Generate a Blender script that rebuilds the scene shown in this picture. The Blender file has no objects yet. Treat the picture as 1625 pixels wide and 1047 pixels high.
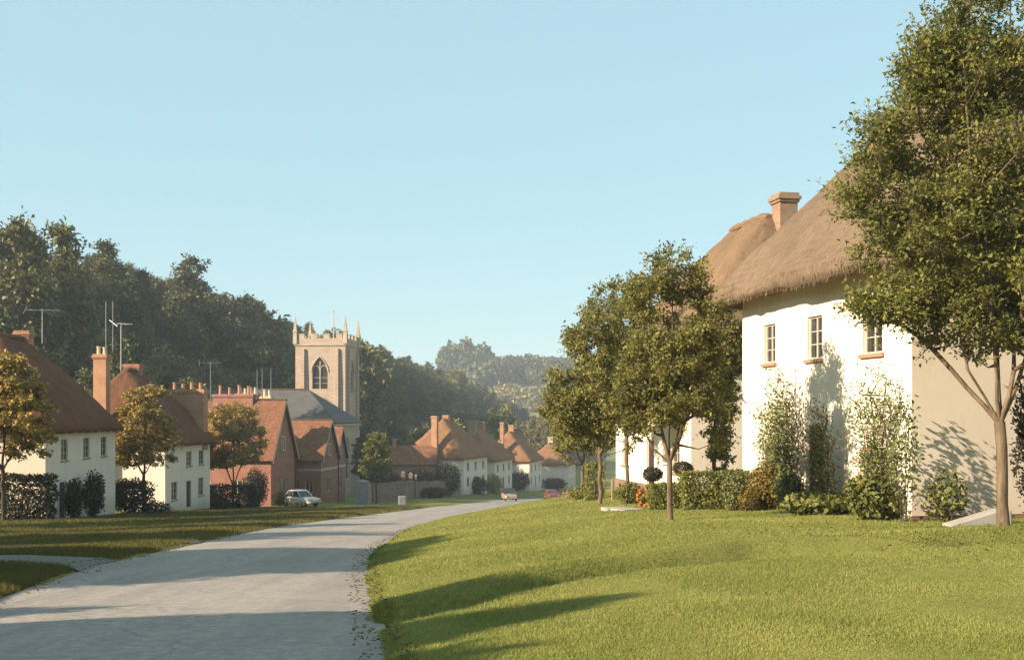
import bpy, math, random
import numpy as np
from mathutils import Vector, Matrix

R = math.radians
C = bpy.context.scene.collection
S = bpy.context.scene

# ------------------------------------------------------------------ camera, sky, sun, exposure
PW, PH, F, HOR, CX = 1625.0, 1047.0, 1700.0, 655.0, 812.5
cd = bpy.data.cameras.new("camera"); cam = bpy.data.objects.new("camera", cd); C.objects.link(cam)
cam.location = (0, 0, 0); cam.rotation_euler = (R(90), 0, 0)
cd.sensor_width = 36.0; cd.sensor_fit = 'HORIZONTAL'
cd.lens = 36.0 * F / PW
cd.shift_y = (HOR - PH / 2) / PW
cd.clip_start = 0.1; cd.clip_end = 9000
S.camera = cam

SUN_EL, SUN_AZ = 25.0, -118.0          # azimuth measured from the view direction (+Y), positive to the right
w = bpy.data.worlds.new("World"); S.world = w; w.use_nodes = True
nt = w.node_tree; nt.nodes.clear()
sky = nt.nodes.new('ShaderNodeTexSky'); sky.sky_type = 'NISHITA'; sky.sun_disc = False
sky.sun_elevation = R(SUN_EL); sky.sun_rotation = R(SUN_AZ)
sky.altitude = 100; sky.air_density = 1.0; sky.dust_density = 0.8; sky.ozone_density = 1.6
hs = nt.nodes.new('ShaderNodeMix'); hs.data_type = 'RGBA'; hs.blend_type = 'MULTIPLY'; hs.inputs[0].default_value = 1.0
hs.inputs[7].default_value = (.93, 1.07, 0.88, 1)
bgn = nt.nodes.new('ShaderNodeBackground'); bgn.inputs[1].default_value = 0.105
wo = nt.nodes.new('ShaderNodeOutputWorld')
nt.links.new(sky.outputs[0], hs.inputs[6]); fl = nt.nodes.new('ShaderNodeMix'); fl.data_type = 'RGBA'; fl.inputs[0].default_value = .78
fl.inputs[7].default_value = (2.1, 3.25, 3.75, 1); nt.links.new(hs.outputs[2], fl.inputs[6]); nt.links.new(fl.outputs[2], bgn.inputs[0]); nt.links.new(bgn.outputs[0], wo.inputs[0])

sl = bpy.data.lights.new("sun", 'SUN'); sl.energy = 5.0; sl.angle = R(0.5); sl.color = (1.0, 0.85, 0.66)
so = bpy.data.objects.new("sun", sl); C.objects.link(so)
sdir = Vector((math.sin(R(SUN_AZ)) * math.cos(R(SUN_EL)), math.cos(R(SUN_AZ)) * math.cos(R(SUN_EL)), math.sin(R(SUN_EL))))
so.rotation_euler = sdir.to_track_quat('Z', 'Y').to_euler(); so.location = (-60, -30, 60)

S.view_settings.view_transform = 'Standard'; S.view_settings.look = 'None'
S.view_settings.gamma = 1.0; S.view_settings.use_curve_mapping = False
S.view_settings.exposure = 1.12
S.render.engine = 'CYCLES'
S.cycles.max_bounces = 6; S.cycles.diffuse_bounces = 3; S.cycles.glossy_bounces = 2
S.cycles.transmission_bounces = 4; S.cycles.transparent_max_bounces = 4
S.cycles.volume_bounces = 0; S.cycles.use_denoising = True
try:
    S.cycles.volume_step_rate = 4
except Exception: pass

# ------------------------------------------------------------------ materials
def col(c): return (c[0], c[1], c[2], 1.0)
class NT:
    def __init__(s, name):
        s.m = bpy.data.materials.new(name); s.m.use_nodes = True
        s.t = s.m.node_tree; s.t.nodes.clear()
        s.out = s.t.nodes.new('ShaderNodeOutputMaterial')
    def n(s, typ, **k):
        x = s.t.nodes.new(typ)
        for a, b in k.items(): setattr(x, a, b)
        return x
    def l(s, a, b): s.t.links.new(a, b)
    def coords(s, kind='Object', scale=(1, 1, 1), rot=(0, 0, 0)):
        tc = s.n('ShaderNodeTexCoord'); mp = s.n('ShaderNodeMapping')
        mp.inputs['Scale'].default_value = scale; mp.inputs['Rotation'].default_value = rot
        s.l(tc.outputs[kind], mp.inputs[0]); return mp.outputs[0]
    def noise(s, vec, scale, detail=4, rough=.55, dist=0):
        x = s.n('ShaderNodeTexNoise'); x.inputs['Scale'].default_value = scale; x.inputs['Detail'].default_value = detail
        x.inputs['Roughness'].default_value = rough; x.inputs['Distortion'].default_value = dist
        if vec is not None: s.l(vec, x.inputs['Vector'])
        return x.outputs[0]
    def ramp(s, fac, stops):
        x = s.n('ShaderNodeValToRGB'); e = x.color_ramp.elements
        while len(e) > 1: e.remove(e[-1])
        e[0].position = stops[0][0]; e[0].color = col(stops[0][1])
        for p, c in stops[1:]:
            q = e.new(p); q.color = col(c)
        s.l(fac, x.inputs[0]); return x.outputs[0]
    def mix(s, fac, a, b, mode='MIX'):
        x = s.n('ShaderNodeMix', data_type='RGBA', blend_type=mode)
        for k, v in ((0, fac), (6, a), (7, b)):
            if isinstance(v, (int, float)): x.inputs[k].default_value = v
            elif isinstance(v, tuple): x.inputs[k].default_value = col(v)
            else: s.l(v, x.inputs[k])
        return x.outputs[2]
    def bump(s, h, strength=.4, dist=.02):
        x = s.n('ShaderNodeBump'); x.inputs['Strength'].default_value = strength; x.inputs['Distance'].default_value = dist
        s.l(h, x.inputs['Height']); return x.outputs[0]
    def pbsdf(s, base, rough=.8, normal=None, spec=.3, metal=0):
        p = s.n('ShaderNodeBsdfPrincipled')
        if isinstance(base, tuple): p.inputs['Base Color'].default_value = col(base)
        else: s.l(base, p.inputs['Base Color'])
        p.inputs['Roughness'].default_value = rough; p.inputs['Metallic'].default_value = metal
        p.inputs['Specular IOR Level'].default_value = spec
        if normal is not None: s.l(normal, p.inputs['Normal'])
        s.l(p.outputs[0], s.out.inputs[0]); return p
    def attr(s, name='rnd'):
        x = s.n('ShaderNodeAttribute'); x.attribute_name = name; return x.outputs['Fac']

def m_plain(name, c, rough=.7, metal=0, spec=.3, var=.12, scale=6):
    k = NT(name); v = k.coords()
    n = k.noise(v, scale, 5)
    b = k.ramp(n, [(.3, tuple(x * (1 - var) for x in c)), (.7, tuple(min(1, x * (1 + var)) for x in c))])
    k.pbsdf(b, rough, k.bump(k.noise(v, scale * 8, 3), .15, .01), spec, metal); return k.m

def m_wash(name, c, stain=(.42, .36, .28), amt=.5):
    k = NT(name); v = k.coords()
    n1 = k.noise(v, 1.3, 7, .6); n2 = k.noise(k.coords(scale=(1, 1, .18)), 3.2, 6, .65); n3 = k.noise(v, 22, 5, .6)
    b = k.mix(k.ramp(n1, [(.42, (0, 0, 0)), (.75, (.35, .35, .35))]), c, tuple(x * .86 for x in c))
    b = k.mix(k.ramp(n2, [(.55, (0, 0, 0)), (.82, (amt, amt, amt))]), b, stain)
    sep = k.n('ShaderNodeSeparateXYZ'); tc = k.n('ShaderNodeTexCoord'); k.l(tc.outputs['Object'], sep.inputs[0])
    mr = k.n('ShaderNodeMapRange'); mr.inputs[1].default_value = 0.0; mr.inputs[2].default_value = .9
    mr.inputs[3].default_value = 1.0; mr.inputs[4].default_value = 0.0; k.l(sep.outputs[2], mr.inputs[0])
    mm = k.n('ShaderNodeMath', operation='MULTIPLY'); k.l(mr.outputs[0], mm.inputs[0]); k.l(n1, mm.inputs[1])
    b = k.mix(mm.outputs[0], b, stain)
    hh = k.mix(.5, n1, n3)
    k.pbsdf(b, .9, k.bump(hh, .2, .02), .1); return k.m

def m_thatch(name, a, b, c):
    k = NT(name)
    v1 = k.coords('UV', (9, .9, 1)); v2 = k.coords('UV', (30, 3, 1)); v3 = k.coords('UV', (1, 1, 1)); v4 = k.coords('UV', (.25, 1.6, 1))
    n1 = k.noise(v1, 3, 6, .6); n2 = k.noise(v2, 3, 4, .6); n3 = k.noise(v3, .7, 6, .6, .3); n4 = k.noise(v4, 2.2, 4, .6)
    bb = k.ramp(k.mix(.5, n1, n2), [(.33, a), (.5, b), (.68, c)])
    bb = k.mix(k.ramp(n3, [(.45, (0, 0, 0)), (.7, (.55, .55, .55))]), bb, tuple(x * .55 for x in b))
    bb = k.mix(k.ramp(n4, [(.55, (0, 0, 0)), (.75, (.35, .35, .35))]), bb, c)
    h = k.mix(.5, k.mix(.5, n1, n2), n4)
    k.pbsdf(bb, .95, k.bump(h, .9, .09), .05); return k.m

def m_brick(name, a, b, mortar, sc=1.0, blotch=.4):
    k = NT(name)
    tc = k.n('ShaderNodeTexCoord'); sp = k.n('ShaderNodeSeparateXYZ'); k.l(tc.outputs['Object'], sp.inputs[0])
    ad = k.n('ShaderNodeMath', operation='ADD'); k.l(sp.outputs[0], ad.inputs[0]); k.l(sp.outputs[1], ad.inputs[1])
    cb = k.n('ShaderNodeCombineXYZ'); k.l(ad.outputs[0], cb.inputs[0]); k.l(sp.outputs[2], cb.inputs[1])
    br = k.n('ShaderNodeTexBrick'); k.l(cb.outputs[0], br.inputs[0])
    br.inputs['Color1'].default_value = col(a); br.inputs['Color2'].default_value = col(b); br.inputs['Mortar'].default_value = col(mortar)
    br.inputs['Scale'].default_value = 1.0; br.inputs['Brick Width'].default_value = .23 * sc; br.inputs['Row Height'].default_value = .078 * sc
    br.inputs['Mortar Size'].default_value = .012 * sc; br.inputs['Bias'].default_value = 0
    n = k.noise(k.coords(), 1.1, 6, .6); n2 = k.noise(k.coords(), 9, 4)
    c = k.mix(k.ramp(n, [(.45, (0, 0, 0)), (.75, (blotch,) * 3)]), br.outputs[0], tuple(x * .35 for x in a))
    c = k.mix(k.ramp(n2, [(.5, (0, 0, 0)), (.8, (.3, .3, .3))]), c, mortar)
    k.pbsdf(c, .9, k.bump(br.outputs['Fac'], -.4, .015), .1); return k.m

def m_rows(name, a, b, dark, w=.3, h=.2):
    """tiles or slates in courses, laid in the roof's own UV"""
    k = NT(name); v = k.coords('UV')
    br = k.n('ShaderNodeTexBrick'); k.l(v, br.inputs[0])
    br.inputs['Color1'].default_value = col(a); br.inputs['Color2'].default_value = col(b); br.inputs['Mortar'].default_value = col(dark)
    br.inputs['Scale'].default_value = 1.0; br.inputs['Brick Width'].default_value = w; br.inputs['Row Height'].default_value = h
    br.inputs['Mortar Size'].default_value = .018
    n = k.noise(v, .8, 6, .65)
    c = k.mix(k.ramp(n, [(.4, (0, 0, 0)), (.75, (.6, .6, .6))]), br.outputs[0], dark)
    k.pbsdf(c, .85, k.bump(k.mix(.5, br.outputs['Fac'], n), -.5, .02), .2); return k.m

def m_leaf(name, stops, trans=.28, rough=.55, patch=None, vary=None):
    k = NT(name); a = k.attr()
    b = k.ramp(a, stops)
    if patch:
        n = k.noise(k.coords(), patch[0], 3)
        b = k.mix(k.ramp(n, [(.4, (0, 0, 0)), (.65, (patch[2],) * 3)]), b, patch[1])
    if vary:
        oi = k.n('ShaderNodeObjectInfo'); b = k.mix(1.0, b, k.ramp(oi.outputs['Random'], vary), 'MULTIPLY')
    p = k.n('ShaderNodeBsdfPrincipled'); k.l(b, p.inputs['Base Color']); p.inputs['Roughness'].default_value = rough
    p.inputs['Specular IOR Level'].default_value = .25
    t = k.n('ShaderNodeBsdfTranslucent'); k.l(k.mix(.5, b, (.16, .17, .03)), t.inputs[0])
    mx = k.n('ShaderNodeMixShader'); mx.inputs[0].default_value = trans
    k.l(p.outputs[0], mx.inputs[1]); k.l(t.outputs[0], mx.inputs[2]); k.l(mx.outputs[0], k.out.inputs[0]); return k.m

def m_bark(name, a, b):
    k = NT(name); v = k.coords(scale=(1, 1, .25)); n = k.noise(v, 9, 6, .65)
    k.pbsdf(k.ramp(n, [(.3, a), (.7, b)]), .9, k.bump(n, .8, .03), .1); return k.m

M = {}
M['wash_r'] = m_wash('cream_limewash', (.80, .67, .54), (.50, .36, .25), .7)
M['wash_l'] = m_wash('white_limewash', (.72, .585, .48), (.34, .28, .22), .6)
M['plinth'] = m_brick('plinth_brick', (.20, .10, .07), (.26, .13, .09), (.25, .21, .17))
M['thatch_r'] = m_thatch('weathered_straw', (.105, .070, .044), (.20, .138, .090), (.285, .20, .132))
M['thatch_r2'] = m_thatch('golden_straw', (.12, .070, .038), (.225, .14, .082), (.31, .20, .125))
M['thatch_l'] = m_thatch('dark_straw', (.08, .036, .020), (.15, .068, .040), (.215, .105, .062))
M['thatch_f'] = m_thatch('far_straw', (.16, .075, .035), (.24, .12, .06), (.32, .17, .09))
M['brick'] = m_brick('red_brick', (.22, .052, .034), (.33, .09, .052), (.34, .26, .19))
M['brick_o'] = m_brick('orange_brick', (.34, .135, .068), (.42, .18, .09), (.40, .28, .19))
M['brick_c'] = m_brick('cream_brick', (.55, .40, .24), (.60, .46, .30), (.50, .42, .30))
M['brick_r'] = m_brick('weathered_brick', (.27, .15, .09), (.36, .21, .12), (.30, .23, .17))
M['tile'] = m_rows('clay_tiles', (.20, .075, .038), (.36, .16, .078), (.085, .042, .026), .18, .14)
M['slate'] = m_rows('grey_slates', (.10, .095, .09), (.14, .13, .12), (.05, .047, .045), .32, .22)
M['stone'] = m_brick('pale_ashlar', (.46, .335, .245), (.53, .395, .30), (.31, .235, .18), 3.2, .25)
M['stone_d'] = m_plain('carved_stone', (.42, .335, .25), .9, var=.2, scale=2)
M['stone_g'] = m_plain('grey_stone', (.22, .22, .22), .9, var=.25, scale=3)
M['rubble'] = m_brick('garden_wall_stone', (.26, .17, .125), (.34, .235, .175), (.13, .10, .08), 1.8)
M['glass'] = m_plain('window_glass', (.03, .032, .033), .12, spec=.6, var=.5, scale=3)
M['frame_w'] = m_plain('cream_paint', (.48, .41, .32), .6)
M['frame_d'] = m_plain('brown_paint', (.12, .07, .045), .6)
M['sill'] = m_plain('terracotta_sill', (.36, .19, .12), .8)
M['door'] = m_plain('dark_door_paint', (.045, .030, .022), .55)
M['pot'] = m_plain('clay_pot', (.42, .20, .11), .8, var=.2)
M['pot_c'] = m_plain('buff_pot', (.55, .42, .28), .8, var=.2)
M['metal'] = m_plain('aerial_metal', (.35, .33, .31), .45, metal=.7)
M['iron'] = m_plain('black_iron', (.03, .03, .03), .6)
M['lead'] = m_plain('lead_capping', (.14, .13, .13), .6)
M['wood'] = m_plain('weathered_timber', (.30, .22, .13), .85, var=.25, scale=5)
M['board'] = m_plain('pale_bargeboard', (.45, .36, .31), .7)
M['concrete'] = m_plain('pale_concrete', (.36, .32, .27), .9, var=.15, scale=2)
M['rubber'] = m_plain('tyre_rubber', (.02, .02, .02), .9)
M['chrome'] = m_plain('chrome', (.6, .6, .6), .2, metal=.9)
M['bark'] = m_bark('street_tree_bark', (.085, .058, .038), (.24, .17, .105))
M['bark_d'] = m_bark('dark_bark', (.05, .038, .028), (.12, .09, .065))
def G(a, b, c, d): return [(0, a), (.35, b), (.7, c), (1, d)]
M['leaf_big'] = m_leaf('maple_leaves', G((0.085, 0.090, 0.031), (0.186, 0.194, 0.047), (0.303, 0.292, 0.065), (0.474, 0.404, 0.092)), .45, patch=(.55, (.09, .08, .03), .4))
M['leaf_mid'] = m_leaf('street_tree_leaves', G((0.108, 0.098, 0.034), (0.230, 0.219, 0.058), (0.353, 0.315, 0.080), (0.522, 0.410, 0.112)), .45, patch=(.7, (.10, .08, .035), .4))
M['leaf_gold'] = m_leaf('turning_leaves', G((0.138, 0.084, 0.026), (0.304, 0.212, 0.048), (0.469, 0.310, 0.070), (0.690, 0.422, 0.110)), .25)
M['leaf_rust'] = m_leaf('rusty_leaves', G((0.052, 0.036, 0.018), (0.111, 0.072, 0.029), (0.182, 0.117, 0.039), (0.273, 0.169, 0.058)), .25)
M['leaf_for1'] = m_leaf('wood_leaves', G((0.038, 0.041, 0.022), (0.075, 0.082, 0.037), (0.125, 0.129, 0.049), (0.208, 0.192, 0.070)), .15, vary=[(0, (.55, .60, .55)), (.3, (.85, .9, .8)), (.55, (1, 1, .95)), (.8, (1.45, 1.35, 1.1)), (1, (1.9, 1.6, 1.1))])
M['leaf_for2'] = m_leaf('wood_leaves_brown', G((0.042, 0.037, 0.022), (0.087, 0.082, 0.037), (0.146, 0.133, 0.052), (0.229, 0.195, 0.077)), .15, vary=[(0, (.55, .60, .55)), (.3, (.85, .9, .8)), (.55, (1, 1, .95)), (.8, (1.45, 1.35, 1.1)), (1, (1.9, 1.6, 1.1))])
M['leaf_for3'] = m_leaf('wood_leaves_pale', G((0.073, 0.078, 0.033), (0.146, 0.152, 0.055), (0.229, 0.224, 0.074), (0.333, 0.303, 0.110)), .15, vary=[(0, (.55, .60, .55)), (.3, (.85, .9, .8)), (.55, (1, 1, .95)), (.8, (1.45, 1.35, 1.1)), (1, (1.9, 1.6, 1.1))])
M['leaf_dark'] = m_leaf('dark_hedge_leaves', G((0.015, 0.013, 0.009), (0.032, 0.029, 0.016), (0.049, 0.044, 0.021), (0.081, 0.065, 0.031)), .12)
M['leaf_hedge'] = m_leaf('privet_leaves', G((0.075, 0.078, 0.021), (0.149, 0.158, 0.038), (0.224, 0.217, 0.053), (0.314, 0.284, 0.075)), .25)
M['leaf_yel'] = m_leaf('golden_shrub_leaves', G((0.108, 0.066, 0.014), (0.204, 0.138, 0.026), (0.288, 0.198, 0.038), (0.384, 0.264, 0.060)), .25)
M['leaf_rose'] = m_leaf('rose_leaves', G((0.066, 0.075, 0.024), (0.141, 0.165, 0.050), (0.215, 0.231, 0.075), (0.314, 0.297, 0.116)), .25)
M['flower_r'] = m_plain('red_petals', (.55, .05, .03), .6)
M['flower_o'] = m_plain('orange_petals', (.75, .16, .02), .6)
M['flower_p'] = m_plain('pink_petals', (.55, .22, .20), .6)
M['grass_blade'] = m_leaf('grass_blades', G((0.142, 0.145, 0.041), (0.256, 0.260, 0.068), (0.349, 0.334, 0.087), (0.512, 0.438, 0.142)), .3, .6, patch=(.45, (.17, .20, .036), .75))
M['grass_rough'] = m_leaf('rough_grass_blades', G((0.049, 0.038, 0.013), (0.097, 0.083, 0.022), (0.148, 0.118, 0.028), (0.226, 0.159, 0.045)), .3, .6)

def m_ground():
    k = NT('turf'); v = k.coords()
    n1 = k.noise(v, .12, 6, .6); n2 = k.noise(v, 1.4, 6, .65); n3 = k.noise(v, 14, 5, .7); n4 = k.noise(v, .012, 4, .5)
    b = k.ramp(k.mix(.5, n2, n3), [(.3, (.12, .115, .032)), (.5, (.20, .19, .048)), (.7, (.27, .24, .065))])
    b = k.mix(k.ramp(n1, [(.4, (0, 0, 0)), (.7, (.5, .5, .5))]), b, (.15, .125, .04))
    b = k.mix(k.ramp(n4, [(.45, (0, 0, 0)), (.6, (.6, .6, .6))]), b, (.12, .12, .05))
    k.pbsdf(b, .95, k.bump(k.mix(.5, n2, n3), .7, .06), .05); return k.m
M['ground'] = m_ground()
def m_road():
    k = NT('worn_tarmac'); v = k.coords(); vs = k.coords(scale=(1, .05, 1))
    n1 = k.noise(v, .45, 6, .65); n2 = k.noise(v, 38, 4, .85); n3 = k.noise(vs, 1.3, 5, .6); n4 = k.noise(v, 7, 5, .7)
    b = k.ramp(k.mix(.45, n2, n4), [(.34, (.17, .145, .125)), (.5, (.31, .26, .225)), (.66, (.46, .39, .335))])
    b = k.mix(k.ramp(n3, [(.45, (0, 0, 0)), (.62, (.6, .6, .6))]), b, (.23, .20, .175))
    b = k.mix(k.ramp(n1, [(.5, (0, 0, 0)), (.7, (.5, .5, .5))]), b, (.37, .31, .26))
    vo = k.n('ShaderNodeTexVoronoi'); vo.feature = 'DISTANCE_TO_EDGE'; vo.inputs['Scale'].default_value = .22
    wv = k.n('ShaderNodeVectorMath', operation='ADD'); k.l(v, wv.inputs[0])
    nn = k.n('ShaderNodeTexNoise'); nn.inputs['Scale'].default_value = 1.2; nn.inputs['Detail'].default_value = 5; k.l(v, nn.inputs['Vector']); k.l(nn.outputs[1], wv.inputs[1]); k.l(wv.outputs[0], vo.inputs['Vector'])
    b = k.mix(k.ramp(vo.outputs['Distance'], [(0, (.32, .32, .32)), (.004, (.12, .12, .12)), (.008, (0, 0, 0))]), b, (.09, .08, .07))
    k.pbsdf(b, .9, k.bump(k.mix(.5, n2, n4), .6, .008), .15); return k.m
M['road'] = m_road()
def m_gravel():
    k = NT('gravel'); v = k.coords(); n = k.noise(v, 30, 4, .7); n1 = k.noise(v, 1.1, 5)
    b = k.ramp(n, [(.3, (.10, .085, .07)), (.5, (.19, .17, .145)), (.7, (.32, .29, .25))])
    b = k.mix(k.ramp(n1, [(.5, (0, 0, 0)), (.7, (.5, .5, .5))]), b, (.12, .10, .06))
    k.pbsdf(b, .95, k.bump(n, .9, .03), .1); return k.m
M['gravel'] = m_gravel()

# ------------------------------------------------------------------ object helpers
def tag(o, label=None, cat=None, group=None, kind=None):
    if label: o['label'] = label
    if cat: o['category'] = cat
    if group: o['group'] = group
    if kind: o['kind'] = kind
    return o
def empty(name, loc, rz=0.0, **k):
    o = bpy.data.objects.new(name, None); C.objects.link(o); o.location = loc; o.rotation_euler = (0, 0, rz)
    o.empty_display_size = .3
    return tag(o, **k)
def link(name, me, parent=None, loc=None, mat=None):
    o = bpy.data.objects.new(name, me); C.objects.link(o)
    if mat is not None and len(me.materials) == 0: me.materials.append(mat)
    if parent is not None: o.parent = parent
    if loc is not None: o.location = loc
    return o
def copy_tree(o, parent=None):
    c = o.copy(); C.objects.link(c); c.parent = parent
    for ch in list(o.children): copy_tree(ch, c)
    return c

class MB:
    def __init__(s): s.v = []; s.f = []; s.uv = {}
    def add(s, vs, fs, uvs=None):
        b = len(s.v); s.v += [tuple(x) for x in vs]
        for i, f in enumerate(fs):
            if uvs is not None: s.uv[len(s.f)] = uvs[i]
            s.f.append(tuple(b + j for j in f))
    def box(s, x0, x1, y0, y1, z0, z1):
        vs = [(x, y, z) for z in (z0, z1) for y in (y0, y1) for x in (x0, x1)]
        s.add(vs, [(0, 2, 3, 1), (4, 5, 7, 6), (0, 1, 5, 4), (2, 6, 7, 3), (0, 4, 6, 2), (1, 3, 7, 5)])
    def frust(s, x, y, z0, z1, a0, b0, a1, b1):
        vs = [(x + i * a, y + j * b, z) for z, a, b in ((z0, a0, b0), (z1, a1, b1)) for i, j in ((-1, -1), (1, -1), (1, 1), (-1, 1))]
        s.add(vs, [(3, 2, 1, 0), (4, 5, 6, 7), (0, 1, 5, 4), (1, 2, 6, 5), (2, 3, 7, 6), (3, 0, 4, 7)])
    def quad(s, a, b, c, d, uv=None): s.add([a, b, c, d], [(0, 1, 2, 3)], [uv] if uv else None)
    def poly(s, pts, uv=None): s.add(pts, [tuple(range(len(pts)))], [uv] if uv else None)
    def tube(s, p0, p1, r0, r1=None, n=8):
        r1 = r0 if r1 is None else r1
        p0 = Vector(p0); p1 = Vector(p1); d = (p1 - p0).normalized()
        a = d.orthogonal().normalized(); b = d.cross(a)
        vs = []
        for p, r in ((p0, r0), (p1, r1)):
            for i in range(n):
                t = 2 * math.pi * i / n; vs.append(p + (a * math.cos(t) + b * math.sin(t)) * r)
        fs = [(i, (i + 1) % n, n + (i + 1) % n, n + i) for i in range(n)] + [tuple(range(n))[::-1], tuple(range(n, 2 * n))]
        s.add(vs, fs)
    def lathe(s, c, prof, n=12):
        cx, cy, cz = c; vs = []
        for r, z in prof:
            for i in range(n):
                t = 2 * math.pi * i / n; vs.append((cx + r * math.cos(t), cy + r * math.sin(t), cz + z))
        fs = []
        for k in range(len(prof) - 1):
            for i in range(n): fs.append((k * n + i, k * n + (i + 1) % n, (k + 1) * n + (i + 1) % n, (k + 1) * n + i))
        fs += [tuple(range(n))[::-1], tuple(range((len(prof) - 1) * n, len(prof) * n))]
        s.add(vs, fs)
    def prism(s, pts, y0, y1):      # pts in x,z ; extruded along y
        n = len(pts); vs = [(x, y0, z) for x, z in pts] + [(x, y1, z) for x, z in pts]
        s.add(vs, [tuple(range(n)), tuple(range(n, 2 * n))[::-1]] + [(i, n + i, n + (i + 1) % n, (i + 1) % n) for i in range(n)])
    def mesh(s, name, mat=None, smooth=False):
        me = bpy.data.meshes.new(name); me.from_pydata(s.v, [], s.f)
        if s.uv:
            ul = me.uv_layers.new(name='UVMap')
            for p in me.polygons:
                u = s.uv.get(p.index)
                if u:
                    for li, q in zip(p.loop_indices, u): ul.data[li].uv = q
        if mat: me.materials.append(mat)
        if smooth: me.polygons.foreach_set('use_smooth', [True] * len(me.polygons))
        me.update(); return me
    def build(s, name, mat, parent=None, smooth=False, bevel=0, loc=None):
        o = link(name, s.mesh(name, mat, smooth), parent, loc)
        if bevel:
            b = o.modifiers.new('bevel', 'BEVEL'); b.width = bevel; b.segments = 2; b.limit_method = 'ANGLE'
        return o

def np_mesh(name, V, Fq, mat=None, rnd=None, smooth=False, uv=None):
    me = bpy.data.meshes.new(name)
    V = np.asarray(V, np.float32); Fq = np.asarray(Fq, np.int32); k = Fq.shape[1]
    me.vertices.add(len(V)); me.vertices.foreach_set('co', V.ravel())
    me.loops.add(Fq.size); me.loops.foreach_set('vertex_index', Fq.ravel())
    me.polygons.add(len(Fq)); me.polygons.foreach_set('loop_start', np.arange(0, Fq.size, k, dtype=np.int32))
    if smooth: me.polygons.foreach_set('use_smooth', np.ones(len(Fq), bool))
    me.update(calc_edges=True)
    if rnd is not None:
        a = me.attributes.new('rnd', 'FLOAT', 'POINT'); a.data.foreach_set('value', np.asarray(rnd, np.float32))
    if uv is not None:
        ul = me.uv_layers.new(name='UVMap'); ul.data.foreach_set('uv', np.asarray(uv, np.float32)[Fq.ravel()].ravel())
    if mat: me.materials.append(mat)
    return me

def vnoise(x, y, z, seed=0, sc=1.0):
    """smooth value noise, vectorised"""
    x = np.asarray(x, float) * sc; y = np.asarray(y, float) * sc; z = np.asarray(z, float) * sc + np.zeros_like(x)
    xi, yi, zi = np.floor(x), np.floor(y), np.floor(z); fx, fy, fz = x - xi, y - yi, z - zi
    fx, fy, fz = [q * q * (3 - 2 * q) for q in (fx, fy, fz)]
    def h(a, b, c):
        q = np.sin(a * 127.1 + b * 311.7 + c * 74.7 + seed * 53.3) * 43758.5453
        return q - np.floor(q)
    r = 0
    for i in (0, 1):
        for j in (0, 1):
            for k in (0, 1):
                r = r + h(xi + i, yi + j, zi + k) * (fx if i else 1 - fx) * (fy if j else 1 - fy) * (fz if k else 1 - fz)
    return r * 2 - 1

# ------------------------------------------------------------------ terrain
_yl = [-60, 0, 8, 14.9, 20.2, 26.5, 38.6, 47, 62, 88, 115, 141, 160, 180, 205, 260, 400]
_xl = [2.5, -4.6, -5.9, -6.9, -7.9, -8.3, -8.9, -8.65, -7.7, -5.8, -3.5, -1.0, 3.5, 9.0, 17, 36, 95]
_yr = [-60, 0, 6, 10, 12.1, 17.5, 24, 37, 50, 67, 98, 120, 141, 160, 180, 205, 260, 400]
_xr = [9, .3, -.6, -1.2, -1.58, -2.4, -3.2, -3.75, -3.3, -2.05, 1.0, 4.0, 7.3, 11, 16.5, 24.5, 45, 104]
def smooth_interp(y, ys, xs, wd=1.0):
    y = np.asarray(y, float); k = np.clip(np.abs(y) * .06, .8, 12) * wd
    return (np.interp(y - k, ys, xs) + 2 * np.interp(y, ys, xs) + np.interp(y + k, ys, xs)) / 4
def XL(y): return smooth_interp(y, _yl, _xl)
def XR(y): return smooth_interp(y, _yr, _xr)
def ZR(y):
    y = np.asarray(y, float)
    return np.interp(y, [-200, 230, 330, 480, 700, 3000], [12.5, -17.6, -21, -22, -20, -20])
def sst(t): t = np.clip(t, 0, 1); return t * t * (3 - 2 * t)
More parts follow.
